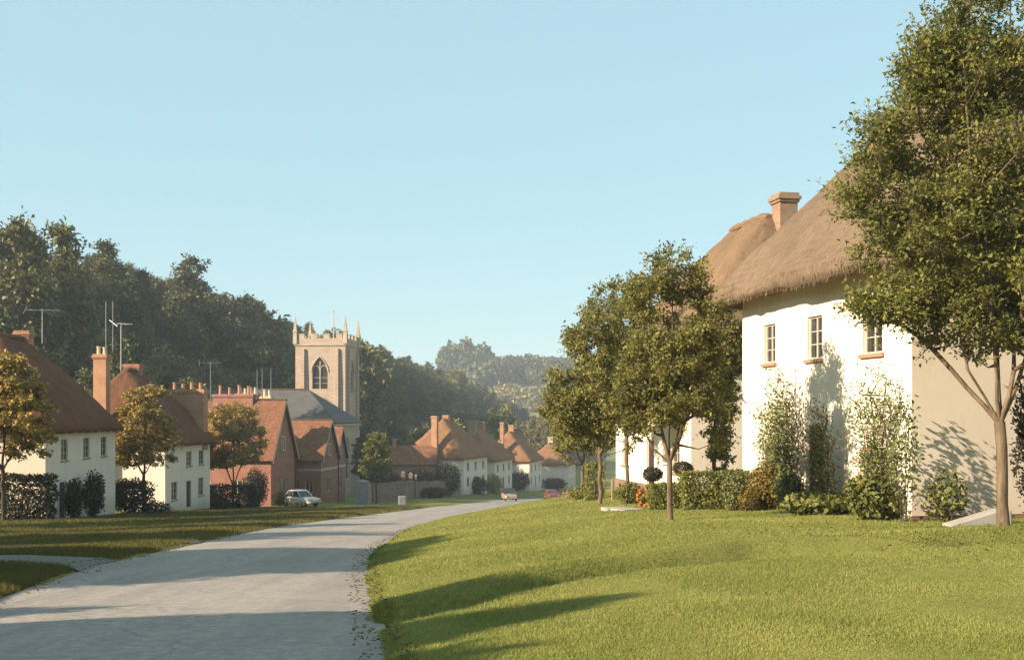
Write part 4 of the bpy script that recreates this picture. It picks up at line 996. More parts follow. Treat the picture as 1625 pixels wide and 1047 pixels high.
wood_special(170, 376, 160, 4, 'broad tree on the skyline of the left hill between two taller ones', 1.3)
wood_special(386, 448, 175, 2, 'rounded tree on the skyline halfway between the tall tree and the church tower', 1.0, 10)
wood_special(530, 502, 205, 0, 'round dark tree on the skyline behind the pinnacles of the church tower', 1.1, 10)
wood_special(792, 628, 215, 5, 'pale round tree above the roofs of the far cottages', .85, 10)
wood_special(715, 655, 175, 5, 'small pale tree behind the chimneys of the leftmost far cottage', .8, 10)
wood_special(668, 662, 170, 5, 'small pale bushy tree behind the tiled roof left of the far cottages', .8, 10)
wood_special(690, 700, 152, 5, 'pale shrubby tree between the first two far cottages', .8, 10)
wood_special(860, 648, 250, 2, 'dark tree behind the third far cottage', .8, 10)
wood_special(640, 690, 165, 0, 'dark tree behind the churchyard wall', .8, 10)

# understorey that closes the canopy between the trunks
rg = rngs(31); n = 110000
y = 74 + 380 * rg.random(n) ** 1.1; xb = np.interp(y, [40, 60, 130, 200, 300, 400, 480], [-50, -44, -36, -24, -5, 20, 45]); wd = np.interp(y, [130, 200, 300, 400], [32, 40, 44, 48])
x = xb + 4 - rg.random(n) * (wd + 16); kk = (y > 95) | (x < -44); x, y = x[kk], y[kk]; lump = vnoise(x, y, 0, 91, .22) + .5 * vnoise(x, y, 0, 92, .6)
hgt_ = np.clip(3.6 + 2.6 * lump, .6, 7) * np.where((y > 112) & (y < 150) & (x > -50), .55, 1); z = H(x, y) + hgt_ * (.35 + .65 * rg.random(len(x)) ** .4)
z = np.minimum(z, np.maximum(ztop(x, y, 22), H(x, y) + .3)); g = np.stack([x, y, z], 1); nn = np.stack([vnoise(x + .5, y, 0, 91, .22) * -1.5, vnoise(x, y + .5, 0, 91, .22) * -1.5, np.ones(len(x))], 1) + .6 * unit(rg, len(x))
tag(link('wood_understorey', leaf_mesh('wood_understorey', g, unit(rg, len(x)), nn, (.45 + .45 * rg.random(len(x))) * (.7 + y / 350), M['leaf_for2'], rg, width=.8)), label='dark understorey of the hillside wood', cat='undergrowth', kind='stuff')

# far copses and hedgerows on the distant hill
def far_wood(name, spots, lab, leaf, lsz):
    rg = rngs(len(spots)); P = []; Nn = []
    for x, y, r, hh in spots:
        n = 420; u = unit(rg, n); p = u * np.array([r, r * .8, hh * .55]) * (.75 + .3 * rg.random((n, 1))); p[:, 2] += hh * .5
        P.append(p + np.array([x, y, h1(x, y)])); Nn.append(u)
    P = np.concatenate(P); Nn = np.concatenate(Nn)
    tag(link(name, leaf_mesh(name, P, unit(rg, len(P)), Nn + .4 * unit(rg, len(P)), lsz * (.6 + .8 * rg.random(len(P))), leaf, rg, width=.8)), label=lab, cat='wood', kind='stuff')
rg = rngs(5)
far_wood('distant_copse', [(PX(700 + 75 * (i + rg.random() * .6) / 12, 690), 690 + 30 * rg.random(), 4.5 + 2 * rg.random(), 15 + 5 * math.sin(math.pi * (i + .5) / 12)) for i in range(12)], 'domed copse on the skyline of the distant hill', M['leaf_for1'], 2.6)
far_wood('distant_wood', [(PX(775 + 110 * (i + rg.random()) / 30, 760), 730 + 60 * rg.random(), 7 + 3 * rg.random(), 11 + 4 * rg.random()) for i in range(34)], 'long belt of trees on the distant hill, right of the domed copse', M['leaf_for1'], 3.0)
far_wood('distant_wood', [(PX(735 + 140 * (i + rg.random()) / 40, 670), 625 + 80 * rg.random(), 6 + 3 * rg.random(), 8 + 4 * rg.random()) for i in range(44)], 'scattered trees on the slope below the domed copse', M['leaf_for2'], 2.6)
far_wood('distant_hedgerow', [(PX(770 + 130 * (i + rg.random()) / 26, 600), 585 + 25 * rg.random(), 5 + 2 * rg.random(), 7 + 3 * rg.random()) for i in range(26)], 'hedgerow trees along the foot of the distant hill', M['leaf_for2'], 2.2)

# ------------------------------------------------------------------ hedges, shrubs, climbers
def shrub(name, x, y, rx, ry, hgt, leaf, n, lsz, lab, seed, boxy=False, cat='shrub', flowers=None, rz=0, flat=0, stems=True):
    rg = rngs(seed); e = empty(name, (x, y, h1(x, y)), rz, label=lab, cat=cat)
    if boxy:
        p = rg.random((n, 3)) * 2 - 1; ax = rg.integers(0, 3, n); k = rg.random(n) < .8
        idx = np.where(k)[0]; p[idx, ax[idx]] = np.where(p[idx, ax[idx]] > 0, 1, -1) * (.85 + .2 * rg.random(len(idx)))
        Nn = np.zeros((n, 3)); Nn[idx, ax[idx]] = np.sign(p[idx, ax[idx]]); Nn += .5 * unit(rg, n)
        wob = 1 + .10 * vnoise(p[:, 0] * rx, p[:, 1] * ry, p[:, 2] * hgt, seed, 1.5)
    else:
        u = unit(rg, n); p = u * (.55 + .5 * rg.random((n, 1))) ; Nn = u + .5 * unit(rg, n)
        wob = 1 + .22 * vnoise(u[:, 0] * 2, u[:, 1] * 2, u[:, 2] * 2, seed, 1.2)
    P = p * wob[:, None] * np.array([rx, ry, hgt / 2]); P[:, 2] = np.maximum(P[:, 2] + hgt / 2, .02)
    rn = np.clip(rg.random(n) * .75 + .25 * (vnoise(P[:, 0], P[:, 1], P[:, 2], seed + 1, 2.5) + .5), 0, 1)
    link('foliage', leaf_mesh('foliage', P, unit(rg, n) + np.array([0, 0, .4]), Nn, lsz * (.6 + .8 * rg.random(n)), leaf, rg, rn), e)
    if stems:
        k = 6 if name == 'corner_rose' else 14; A = np.zeros((k, 3)); A[:, :2] = (rg.random((k, 2)) - .5) * np.array([rx, ry]) * .5 + 0; B = (rg.random((k, 3)) * 2 - 1) * np.array([rx * .8, ry * .8, 0]); B[:, 2] = hgt * (.6 + .3 * rg.random(k)); A[:, 2] = -.1
        link('stems', tubes_mesh('stems', A, B, np.full(k, .008 if name == 'corner_rose' else .03 * max(.5, hgt / 2)), np.full(k, .006 if name == 'corner_rose' else .01), M['bark_d'], 5), e)
    if flowers:
        k = flowers[1]; fm = MB()
        for i in range(k):
            q = P[rg.integers(0, n)]; c = np.array([0, 0, hgt / 2]); d = (q - c); d = d / (np.linalg.norm(d) + .01); q = q + d * .03
            for a in range(5):
                t = a * 1.2566; s = flowers[2]
                fm.poly([tuple(q), (q[0] + s * math.cos(t - .5), q[1] + s * .5 * math.sin(t - .5) - .02, q[2] + s * math.sin(t - .5)), (q[0] + s * math.cos(t + .5), q[1] + s * .5 * math.sin(t + .5) - .02, q[2] + s * math.sin(t + .5))])
        fm.build('flowers', flowers[0], e)
    return e
# left side, in the shade under the walls
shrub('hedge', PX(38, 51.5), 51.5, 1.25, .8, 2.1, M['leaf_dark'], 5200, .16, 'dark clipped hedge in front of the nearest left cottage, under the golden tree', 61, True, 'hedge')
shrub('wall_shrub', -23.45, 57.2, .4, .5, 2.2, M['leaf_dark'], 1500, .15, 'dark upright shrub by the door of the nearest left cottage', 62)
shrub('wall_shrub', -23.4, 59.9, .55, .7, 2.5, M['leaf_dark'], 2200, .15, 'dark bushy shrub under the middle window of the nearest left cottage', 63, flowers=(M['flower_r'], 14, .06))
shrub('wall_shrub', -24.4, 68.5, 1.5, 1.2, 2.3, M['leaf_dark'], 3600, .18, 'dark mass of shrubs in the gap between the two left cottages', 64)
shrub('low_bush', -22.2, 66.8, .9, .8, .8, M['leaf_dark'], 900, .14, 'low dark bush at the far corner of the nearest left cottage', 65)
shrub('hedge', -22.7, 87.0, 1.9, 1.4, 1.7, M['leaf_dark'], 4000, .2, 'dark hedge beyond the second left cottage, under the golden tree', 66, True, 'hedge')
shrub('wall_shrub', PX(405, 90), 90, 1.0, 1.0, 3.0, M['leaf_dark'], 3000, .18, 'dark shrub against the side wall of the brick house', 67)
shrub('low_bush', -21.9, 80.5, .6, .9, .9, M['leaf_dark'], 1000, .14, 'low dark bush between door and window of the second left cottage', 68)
shrub('low_bush', PX(443, 92.5), 92.5, .5, .6, 1.3, M['leaf_dark'], 800, .15, 'small dark bush behind the parked white car', 69)
# between church and far cottages
shrub('yew_shrub', PX(668, 134), 134, 2.2, 1.6, 3.4, M['leaf_dark'], 3600, .25, 'dark spreading shrub over the churchyard wall', 70)
shrub('yew_shrub', PX(708, 133), 133, 1.9, 1.6, 4.2, M['leaf_dark'], 3600, .25, 'dark upright shrub beside the white end wall of the leftmost far cottage', 71)
shrub('verge_bush', PX(690, 124), 124, 1.6, .8, 1.3, M['leaf_dark'], 1700, .2, 'low dark bush against the roadside of the churchyard wall', 117)
shrub('yew_shrub', PX(627, 128), 128, 1.2, 1.2, 3.0, M['leaf_dark'], 1800, .22, 'dark shrub behind the stone gate posts', 72)
shrub('garden_bush', PX(757, 146), 146, 1.6, 1.2, 2.2, M['leaf_dark'], 1800, .25, 'dark bush in front of the leftmost far cottage facade', 73)
shrub('garden_bush', PX(783, 154), 154, 1.3, 1.0, 2.6, M['leaf_for3'], 1700, .25, 'grey green bush before the second far cottage', 74)
shrub('garden_bush', PX(822, 172), 172, 1.9, 1.4, 3.0, M['leaf_dark'], 2200, .28, 'dark bush against the white end wall of the third far cottage', 75)
shrub('garden_bush', PX(880, 192), 192, 2.2, 1.4, 2.2, M['leaf_dark'], 2200, .28, 'low dark bush against the white end wall of the farthest cottage', 76)
# right side
x1, y1 = PX(943, 34), 34
shrub('hedge', x1, y1, .28, .6, 1.15, M['leaf_hedge'], 2600, .07, 'narrow upright yellow green hedge beside the far lawn tree', 80, True, 'hedge')
shrub('hedge', PX(1132, 25.8), 25.8, .78, .4, .84, M['leaf_hedge'], 7500, .065, 'broad clipped yellow green hedge in front of the golden thatched cottage', 81, True, 'hedge')
shrub('hedge', PX(1063, 26.2), 26.2, .50, .34, .56, M['leaf_hedge'], 4200, .065, 'low clipped hedge behind the slim lawn tree', 82, True, 'hedge')
for i, (px, hh) in enumerate(((1036, .72), (1084, .84))):
    x, y = PX(px, 27.0), 27.0; e = empty('topiary_bush', (x, y, h1(x, y)), 0, label=['dark mushroom shaped topiary left of the slim tree trunk', 'dark mushroom shaped topiary right of the slim tree trunk'][i], cat='topiary', group='pair of topiary bushes')
    rg = rngs(90 + i); n = 1800; u = unit(rg, n); P = u * (.8 + .25 * rg.random((n, 1))) * np.array([.24, .24, .17]); P[:, 2] += hh + .1
    link('foliage', leaf_mesh('foliage', P, unit(rg, n), u, np.full(n, .05), M['leaf_dark'], rg), e)
    link('stem', tubes_mesh('stem', [(0, 0, -.1)], [(0, 0, hh)], [.03], [.025], M['bark_d'], 6), e)
shrub('garden_bush', PX(1000, 28.5), 28.5, .42, .35, .55, M['leaf_hedge'], 1600, .06, 'low yellow green bush beside the orange flowers', 83)
shrub('flower_clump', PX(1020, 27.3), 27.3, .16, .14, .48, M['leaf_hedge'], 420, .05, 'small clump of bright orange flowers at the foot of the hedge', 84, cat='flowers', flowers=(M['flower_o'], 34, .035))
shrub('garden_bush', PX(1186, 24.5), 24.5, .22, .2, .5, M['leaf_yel'], 900, .05, 'small yellow bush at the far corner of the near cottage', 85)
shrub('garden_bush', PX(1164, 24.8), 24.8, .32, .3, .95, M['leaf_rose'], 1500, .06, 'leggy green bush between the hedge and the near cottage', 86, flowers=(M['flower_p'], 10, .025))
shrub('garden_bush', PX(925, 36), 36, .7, .5, .42, M['leaf_hedge'], 1400, .07, 'low rough bush on the lawn edge below the far trees', 87)
shrub('flower_clump', PX(908, 62), 62, .7, .4, .35, M['leaf_rose'], 700, .08, 'low clump with pink flowers where the lawn dips to the road', 88, cat='flowers', flowers=(M['flower_p'], 90, .07))
shrub('wall_shrub', 9.75, 19.45, .62, .45, 3.0, M['leaf_dark'], 5200, .09, 'dark green shrub against the plain end wall at the right edge', 89)

def facade_pt(t, off=.12):
    """point on the near cottage's street wall, t metres from the near corner"""
    u = (nB - nA) / L1; nrm = Vector((-u.y, u.x)) ; nrm = nrm if nrm.x < 0 else -nrm
    p = nA + u * t + nrm * off; return p.x, p.y, nrm, u
x, y, _n, _u = facade_pt(-.42, .42)
shrub('corner_rose', x, y, .30, .26, 2.5, M['leaf_rose'], 620, .09, 'thin leggy rose at the near corner of the cottage, shading the end wall', 115)
x, y, _n, _u = facade_pt(-.7, -.25)
shrub('corner_rose', x, y, .42, .2, .9, M['leaf_hedge'], 500, .10, 'low leafy plant below the plain end wall, beside the corner', 116)
def climber(t0, width, top, seed, lab, leaf, n, lsz, name='climbing_rose', flowers=None, bottom_w=None, dens=None, depth=.35):
    rg = rngs(seed); x, y, nrm, u = facade_pt(t0, .16); e = empty(name, (x, y, Z1 - .05), math.atan2(u.y, u.x), label=lab, cat='climber')
    A, B, tips = [], [], []; out = 1 if True else -1
    # local x runs along the wall away from camera, local +y points out of the wall
    for s in range(7):
        x0 = (rg.random() - .5) * .35; xs = (rg.random() - .5) * width; p = np.array([x0, .02, 0.]); k = 9; h_ = top * (.55 + .45 * rg.random())
        for i in range(1, k + 1):
            tt = i / k; q = np.array([x0 + (xs - x0) * tt ** .8 + .05 * rg.normal(), .02 + .18 * rg.random() * tt + depth * .25 * math.sin(3 * tt), h_ * tt]); A.append(p); B.append(q); tips.append(q); p = q
            if i > 2 and rg.random() < .8:
                q2 = q + np.array([(rg.random() - .5) * width * .45, .1 + .25 * rg.random(), .25 * rg.random()]); A.append(q); B.append(q2); tips.append(q2); tips.append(q2)
    tips = np.array(tips); k = len(A)
    link('stems', tubes_mesh('stems', A, B, np.full(k, .014), np.full(k, .009), M['bark'], 5), e)
    c = tips[rg.integers(0, len(tips), n)]; P = c + rg.normal(size=(n, 3)) * np.array([.13 * width ** .5, .09, .15]); P[:, 1] = np.maximum(P[:, 1], .0)
    Nn = unit(rg, n) * .7 + np.array([0, .7, .4])
    link('foliage', leaf_mesh('foliage', P, unit(rg, n), Nn, lsz * (.6 + .8 * rg.random(n)), leaf, rg), e)
    if flowers:
        for i in range(flowers):
            fm = MB(); q = tips[rg.integers(len(tips) // 3, len(tips))] + np.array([0, .14, 0])
            for a in range(6):
                t = a * 1.047; s = .036; fm.poly([tuple(q), (q[0] + s * math.cos(t - .55), q[1] + .02, q[2] + s * math.sin(t - .55)), (q[0] + s * math.cos(t + .55), q[1] + .02, q[2] + s * math.sin(t + .55))])
            fm.build('flower', M['flower_r'], e)
    return e
# the wall side must be local -y; the empty's x axis points away from the camera, so +y is out over the lawn
climber(4.6, 1.5, 3.0, 101, 'tall leafy climber left of the door on the near cottage wall', M['leaf_rose'], 4000, .075, 'climbing_shrub')
climber(2.75, .95, 2.35, 102, 'climbing rose with a few red flowers just right of the near cottage door', M['leaf_rose'], 1700, .065, flowers=5)
climber(.68, 1.3, 3.0, 103, 'tallest climbing rose at the near corner of the cream cottage wall', M['leaf_rose'], 2700, .07, flowers=7)
def wall_bush(t, off, r, hh, leaf, n, lab, seed, lsz=.07):
    x, y, nrm, u = facade_pt(t, off); return shrub('wall_shrub', x, y, r, r * .6, hh, leaf, n, lsz, lab, seed)
wall_bush(4.75, .65, .50, 1.1, M['leaf_yel'], 4200, 'golden brown shrub at the foot of the near cottage wall', 111, .06)
wall_bush(2.3, .7, .75, .42, M['leaf_hedge'], 1700, 'spreading low plant with arching leaves below the climbing roses', 112, .13)
wall_bush(.45, .6, .5, .85, M['leaf_hedge'], 1900, 'bushy plant at the near corner of the cream cottage', 113, .11)
wall_bush(3.9, .55, .35, .8, M['leaf_rose'], 1500, 'small green plant beside the near cottage doorstep', 114, .08)

# ------------------------------------------------------------------ grass
def blades(name, gen, n, hgt, wid, mat, seed, lab):
    rg = rngs(seed); X, Y = gen(rg, n); n = len(X); Z = H(X, Y) - .01
    a = rg.random(n) * 6.283; hh = hgt(rg, X, Y); ww = wid * (.7 + .6 * rg.random(n)) * (1 + Y * .02)
    dx, dy = np.cos(a), np.sin(a); lean = rg.normal(size=(n, 2)) * hh[:, None] * .42
    v0 = np.stack([X - dx * ww, Y - dy * ww, Z], 1); v1 = np.stack([X + dx * ww, Y + dy * ww, Z], 1); v2 = np.stack([X + lean[:, 0], Y + lean[:, 1], Z + hh], 1)
    V = np.stack([v0, v1, v2], 1).reshape(-1, 3)
    rn = np.clip(rg.random(n) * .65 + .35 * (vnoise(X, Y, 0, seed, .9) * .5 + .5), 0, 1)
    tag(link(name, np_mesh(name, V, np.arange(3 * n).reshape(n, 3), mat, np.repeat(rn, 3))), kind='stuff', label=lab, cat='grass')
def lawn_gen(y0, y1, pw):
    def g(rg, n):
        Y = y0 + (y1 - y0) * rg.random(n) ** pw; lo = XR(Y) + .03; hi = np.minimum(Y * .50 + .3, 14.5 + 0 * Y)
        hi = np.where(Y > 20.2, np.minimum(hi, 7.54 - .21 * (Y - 20.2)), np.where(Y > 19.9, np.minimum(hi, 9.3), hi)); hi = np.maximum(hi, lo + .1)
        X = lo + (hi - lo) * rg.random(n); return X, Y
    return g
fur = lambda X, Y: np.exp(-((Y - np.interp(X, [-2.5, -1.3, .65, 3.5, 7, 12], [11.2, 11.7, 13.4, 15.0, 15.9, 16.5]) - .1) / .45) ** 2)
lh = lambda rg, X, Y: (.015 + .018 * rg.random(len(X))) * (1 + .5 * vnoise(X, Y, 0, 51, .8)) * (1 + .5 * np.exp(-(X - XR(Y)) / .25)) * (1 + 1.2 * fur(X, Y) * (X < 4)) * (1 + .015 * Y)
blades('lawn_grass', lawn_gen(7.2, 24, 1.5), 430000, lh, .0035, M['grass_blade'], 201, 'mown sunlit grass of the lawn in front of the cream cottages')
blades('lawn_grass', lawn_gen(16, 60, 1.6), 190000, lambda rg, X, Y: (.02 + .025 * rg.random(len(X))) * (1 + .012 * Y), .0045, M['grass_blade'], 202, 'grass on the far part of the lawn')
def edge_gen(rg, n):
    Y = 9 + 45 * rg.random(n) ** 1.6; return XR(Y) + .02 + .22 * rg.random(n) ** 2, Y
blades('edge_grass', edge_gen, 30000, lambda rg, X, Y: .03 + .045 * rg.random(len(X)), .0045, M['grass_blade'], 203, 'longer rough grass along the lawn edge by the road')
def verge_gen(rg, n):
    Y = 13 + 70 * rg.random(n) ** 1.5; hi = XL(Y) - .12; lo = np.maximum(-.49 * Y - 1, -24.5); X = lo + (hi - lo) * rg.random(n)
    on_lane = (np.abs(Y - (20.6 + (-6.9 - X) / 22 * 1.8)) < .28 + 2.3 * np.exp(-(-6.9 - X) / 22 * 15)); k = ~on_lane & (hi > lo); return X[k], Y[k]
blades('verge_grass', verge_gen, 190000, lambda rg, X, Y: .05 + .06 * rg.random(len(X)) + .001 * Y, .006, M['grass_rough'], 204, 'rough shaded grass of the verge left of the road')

rg = rngs(301); n = 2600
Y = 8 + 30 * rg.random(n) ** 1.3; X = np.where(rg.random(n) < .5, XL(Y) - 1.2 * rg.random(n) ** 2 + .4 * rg.random(n), XR(Y) - .5 * rg.random(n) ** 2 + .2); X[n * 3 // 4:] = 8 + 2.2 * rg.normal(size=n - n * 3 // 4); Y[n * 3 // 4:] = 17.3 + 1.6 * rg.normal(size=n - n * 3 // 4)
on_road = (X > XL(Y)) & (X < XR(Y)); Z = np.where(on_road, ZR(Y) + .055, H(X, Y) + .03)
dd = unit(rg, n); dd[:, 2] *= .25
tag(link('fallen_leaves', leaf_mesh('fallen_leaves', np.stack([X, Y, Z], 1), dd, np.array([0, 0, 1.]) + .3 * unit(rg, n), .04 + .04 * rg.random(n), M['leaf_rust'], rg)), kind='stuff', label='fallen brown leaves along the road edges and under the big tree', cat='leaves')

# ------------------------------------------------------------------ small things
def car(name, loc, rz, paint, lab, roof='hard', L=3.9, W=1.5, Hc=1.40):
    e = empty(name, loc, rz, label=lab, cat='car')
    st = [(-L / 2, .45, .52, .60), (-L / 2 + .12, .40, .70, .68), (-L / 2 + .7, .28, .86, .74), (-.6, .24, .88, .75), (.35, .24, .87, .75), (L / 2 - .75, .28, .83, .73), (L / 2 - .15, .36, .74, .68), (L / 2, .44, .56, .58)]
    m = MB(); rings = []
    for x, zb_, zt, hw in st:
        hw *= W / 1.5
        rings.append([(x, -hw * .92, zb_), (x, -hw, zb_ + .14), (x, -hw, zt - .16), (x, -hw * .9, zt - .03), (x, 0, zt + .02), (x, hw * .9, zt - .03), (x, hw, zt - .16), (x, hw, zb_ + .14), (x, hw * .92, zb_)])
    for i in range(len(rings) - 1):
        for j in range(9): k = (j + 1) % 9; m.quad(rings[i][j], rings[i][k], rings[i + 1][k], rings[i + 1][j])
    m.poly(rings[0]); m.poly(rings[-1][::-1])
    m.build('body', paint, e, smooth=False, bevel=.03)
    hw = .68 * W / 1.5; rw = .55 * W / 1.5; b0, b1, t0, t1 = -1.25, .80, -.85, .25; zb_, zt = .85, Hc
    base = [(b0, -hw, zb_), (b1, -hw, zb_), (b1, hw, zb_), (b0, hw, zb_)]; top = [(t0, -rw, zt - .05), (t1, -rw, zt - .05), (t1, rw, zt - .05), (t0, rw, zt - .05)]
    r = MB(); q0 = [(t0 - .04, -rw - .03, zt - .07), (t1 + .05, -rw - .03, zt - .07), (t1 + .05, rw + .03, zt - .07), (t0 - .04, rw + .03, zt - .07)]; q1 = [(t0 + .1, -rw + .08, zt), (t1 - .1, -rw + .08, zt), (t1 - .1, rw - .08, zt), (t0 + .1, rw - .08, zt)]
    r.poly(q1)
    for i in range(4): r.quad(q0[i], q0[(i + 1) % 4], q1[(i + 1) % 4], q1[i])
    r.poly(q0[::-1])
    for i in range(4): r.tube(base[i], top[i], .035, n=5)
    r.tube((-.25, -hw, zb_), (-.25, -rw, zt - .06), .03, n=5); r.tube((-.25, hw, zb_), (-.25, rw, zt - .06), .03, n=5)
    r.build('roof', paint if roof == 'hard' else M['iron'], e, bevel=.01)
    for i, nm in enumerate(('side_window', 'windscreen', 'side_window', 'rear_window')):
        g = MB(); j = (i + 1) % 4; s = .97; sh = lambda p: (p[0] * s, p[1] * s, p[2]); g.poly([sh(base[i]), sh(base[j]), sh(top[j]), sh(top[i])]); g.build(nm, M['glass'], e)
    for x in (-1.18, 1.22):
        for s in (-1, 1):
            y = s * .62 * W / 1.5; t = MB(); t.tube((x, y - .08, .29), (x, y + .08, .29), .29, n=16); wo_ = t.build('wheel', M['rubber'], e)
            h = MB(); h.tube((x, y + s * .08, .29), (x, y + s * .095, .29), .17, n=12); h.build('rim', M['chrome'], wo_)
    for x, w_ in ((-L / 2 - .05, .06), (L / 2 + .05, .06)):
        b = MB(); b.box(x - .04, x + .04, -.62, .62, .40, .50); b.build('bumper', M['chrome'], e, bevel=.02)
    for s in (-1, 1):
        h = MB(); h.tube((L / 2 - .06, s * .5, .66), (L / 2 + .03, s * .5, .66), .10, .09, n=10); h.build('headlight', M['chrome'], e)
    return e
M['paint_w'] = m_plain('cream_car_paint', (.52, .48, .40), .35, spec=.5, var=.03); M['paint_t'] = m_plain('tan_car_paint', (.30, .21, .13), .35, spec=.5, var=.05); M['paint_r'] = m_plain('red_car_paint', (.16, .025, .018), .4, spec=.5, var=.05)
x, y = PX(478, 93), 93; car('parked_car', (x, y - .4, h1(x, y - .4)), R(-38), M['paint_w'], 'cream saloon car parked on the verge in front of the red brick house')
x, y = PX(808, 122), 122; car('parked_car', (x, y, float(ZR(y)) + .05), R(-82), M['paint_t'], 'tan car with dark soft top on the road before the far cottages', roof='soft')
x, y = PX(876, 112), 112; car('parked_car', (x, y, h1(x, y)), R(-84), M['paint_r'], 'small low red car at the edge of the lawn, right of the tan car', L=3.3, W=1.35, Hc=1.12)

def aerial(px, y_top, y_bot, Y, lab, style, rz=0.3, wdt=1.6):
    x = PX(px, Y); zt, z0 = PZ(y_top, Y), PZ(y_bot, Y); e = empty('tv_aerial', (x, Y, z0), rz, label=lab, cat='aerial')
    m = MB(); m.tube((0, 0, 0), (0, 0, zt - z0), .03, .026, n=6); m.build('mast', M['metal'], e)
    if style != 'pole':
        b = MB(); z = zt - z0 - .08; b.tube((-wdt / 2, 0, z), (wdt / 2, 0, z + (.0)), .02, n=5)
        b.build('boom', M['metal'], e); n = 5 if style == 'yagi' else 2
        for i in range(n):
            xx = -wdt / 2 + wdt * i / (n - 1); d = MB()
            if style == 'h': d.tube((xx, 0, z - .5), (xx, 0, z + .5), .02, n=5)
            else: d.tube((xx, -.45, z - (.25 if i == 0 else 0)), (xx, .45, z + (.25 if i == 0 else 0)), .018, n=5)
            d.build('element', M['metal'], e)
    return e
aerial(67, 490, 545, 60, 'wide TV aerial beside the chimney of the nearest left cottage', 'yagi', .2, 1.8)
aerial(168, 478, 556, 75, 'tall plain aerial mast, left of the pair above the tall brick chimney', 'pole')
aerial(179, 478, 556, 75.4, 'tall plain aerial mast, right of the pair above the tall brick chimney', 'pole')
aerial(192, 512, 590, 78, 'TV aerial on an orange mast behind the tall brick chimney', 'yagi', 1.0, 1.3)
aerial(334, 574, 650, 84, 'many-armed TV aerial between the white cottage and the brick house', 'yagi', .3, 1.7)
aerial(408, 586, 630, 98, 'plain aerial mast, leftmost of three above the brick house roof', 'pole')
aerial(416, 584, 632, 98.5, 'plain aerial mast, middle one of three above the brick house roof', 'pole')
aerial(430, 584, 640, 99, 'plain aerial mast, rightmost of three above the brick house roof', 'pole')

# stone pier, cabinet, posts and wall by the churchyard
def tagged_box(name, px, Y, w_, d_, hh, mat, lab, cat, rz=0, cap=True):
    x = PX(px, Y); e = empty(name, (x, Y, h1(x, Y)), rz, label=lab, cat=cat)
    m = MB(); m.box(-w_ / 2, w_ / 2, -d_ / 2, d_ / 2, -.3, hh); m.build('shaft', mat, e, bevel=.02)
    if cap: c = MB(); c.frust(0, 0, hh, hh + .10, w_ / 2 + .06, d_ / 2 + .06, w_ / 2 + .06, d_ / 2 + .06); c.frust(0, 0, hh + .10, hh + .28, w_ / 2, d_ / 2, .08, .08); c.build('cap', mat, e)
    return e
tagged_box('stone_pier', 575, 101, 1.15, .9, 2.1, M['stone_g'], 'square grey stone pier on the verge right of the brick house', 'pier')
tagged_box('timber_post', 587.5, 100, .22, .22, 2.1, M['wood'], 'pale timber post beside the grey stone pier', 'post', cap=False)
tagged_box('metal_cabinet', 638, 97.5, .62, .5, .78, M['stone_g'], 'small grey box on the verge near the road bend', 'cabinet', R(12), cap=False)
for i, (px, hh, mt) in enumerate(((640, 1.9, 'stone_g'), (652, 1.7, 'stone_g'), (660, 1.5, 'stone_g'))):
    tagged_box('gate_post', px, 122, .42 if i < 2 else .2, .4, hh + 1, M['rubble'], ['stone gate post, leftmost of three by the churchyard wall', 'stone gate post, middle one of three by the churchyard wall', 'thin stone gate post, rightmost of three by the churchyard wall'][i], 'post')
tagged_box('timber_post', 645, 118, .2, .2, 1.7, M['wood'], 'short pale wooden post in front of the gate posts', 'post', cap=False)
tagged_box('timber_post', 972, 31.5, .07, .07, .62, M['wood'], 'short timber gate post at the far end of the golden thatched cottage garden', 'post', cap=False)
def long_wall(name, pts, hh, th, mat, lab):
    e = empty(name, (pts[0][0], pts[0][1], h1(*pts[0])), 0, label=lab, cat='wall'); m = MB(); c = MB()
    x0, y0 = pts[0]; z00 = e.location.z; n = 16
    P = []
    for (xa, ya), (xb_, yb) in zip(pts[:-1], pts[1:]):
        for i in range(n): t = i / n; P.append((xa + (xb_ - xa) * t, ya + (yb - ya) * t))
    P.append(pts[-1])
    for (xa, ya), (xb_, yb) in zip(P[:-1], P[1:]):
        d = Vector((xb_ - xa, yb - ya)).normalized(); q = Vector((-d.y, d.x)) * th / 2; za, zb_ = h1(xa, ya) - z00, h1(xb_, yb) - z00
        for mm, lo, hi, g in ((m, -.3, hh, 1.0), (c, hh, hh + .12, 1.25)):
            vs = []
            for (xx, yy, zz) in ((xa, ya, za), (xb_, yb, zb_)):
                for sgn in (-1, 1):
                    for h_ in (lo, hi): vs.append((xx - x0 + q.x * sgn * g, yy - y0 + q.y * sgn * g, zz + h_))
            mm.add(vs, [(0, 4, 5, 1), (2, 3, 7, 6), (1, 5, 7, 3), (0, 2, 6, 4), (0, 1, 3, 2), (4, 6, 7, 5)])
    m.build('stonework', mat, e); c.build('coping', mat, e); return e
long_wall('churchyard_wall', [(PX(590, 112), 112), (PX(655, 122), 122), (PX(728, 137), 137)], 1.9, .5, M['rubble'], 'long brown stone wall running from the church towards the far cottages')
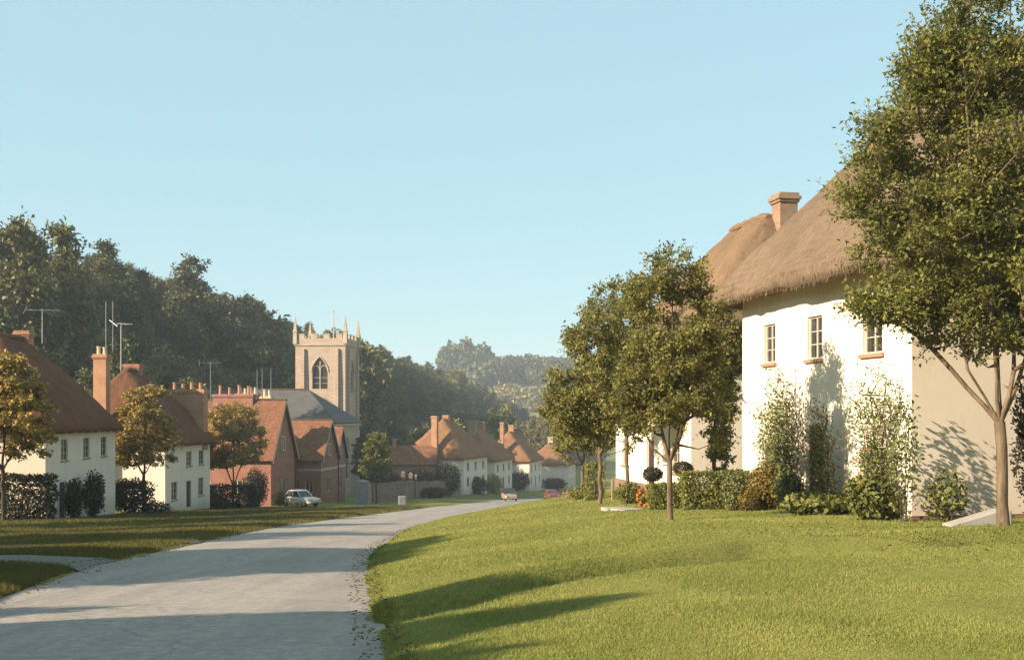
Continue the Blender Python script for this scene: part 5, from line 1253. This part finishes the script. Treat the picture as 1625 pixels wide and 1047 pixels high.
# white sloping coping beside the big tree
e = empty('garden_step', (PX(1545, 18.6), 18.6, h1(PX(1545, 18.6), 18.6)), R(8), label='low sloping kerb at the foot of the plain end wall, beside the big trunk', cat='kerb')
m = MB(); m.prism([(-.55, -.12), (.62, -.12), (.62, .26), (.45, .27), (-.50, .02)], -.16, .16); m.build('kerb_stone', M['concrete'], e, bevel=.02)
# paving slabs by the hedge
for i, (px, Y) in enumerate(((978, 26.9), (996, 26.3))):
    x = PX(px, Y); m = MB(); m.box(-.32, .32, -.28, .28, -.06, .035); o = m.build('paving_slab', M['concrete'], bevel=.01, loc=(x, Y, h1(x, Y))); o.rotation_euler = (0, 0, .2 + i * .3)
    tag(o, ['pale paving slab in the grass, left of two below the low bush', 'pale paving slab in the grass, right of two below the low bush'][i], 'slab')
# outbuilding with tiled roof between church and far cottages
e = empty('tiled_outbuilding', (PX(615, 140), 140, -9.6), R(4), label='low tiled building behind the churchyard wall, right of the church', cat='building')
m = MB(); m.box(0, 6.2, 0, 5, -1.5, 3.0); m.poly([(0, 0, 3), (0, 5, 3), (0, 2.5, 5.2)]); m.poly([(6.2, 0, 3), (6.2, 2.5, 5.2), (6.2, 5, 3)]); m.build('wall', M['brick_r'], e)
m = MB(); slope(m, (-.3, -.3, 2.75), (6.5, -.3, 2.75), (6.5, 2.5, 5.2), (-.3, 2.5, 5.2)); slope(m, (6.5, 5.3, 2.75), (-.3, 5.3, 2.75), (-.3, 2.5, 5.2), (6.5, 2.5, 5.2)); m.build('roof', M['tile'], e)
chimney(e, .8, 2.5, 4.8, 6.2, .5, .5, M['brick_o'])

# ------------------------------------------------------------------ air
hz = MB(); hz.box(-1260, 1260, -104, 1410, -26, 72); ho = hz.build('haze', None)
k = NT('valley_haze'); k.t.nodes.remove([n for n in k.t.nodes if n.type == 'OUTPUT_MATERIAL'][0]); k.out = k.n('ShaderNodeOutputMaterial')
pv = k.n('ShaderNodeVolumePrincipled'); pv.inputs['Color'].default_value = (.86, .93, 1.0, 1); pv.inputs['Density'].default_value = .00042; pv.inputs['Anisotropy'].default_value = .0
k.l(pv.outputs[0], k.out.inputs['Volume']); ho.data.materials.append(k.m); tag(ho, kind='stuff', label='thin blue haze lying in the valley air', cat='haze')
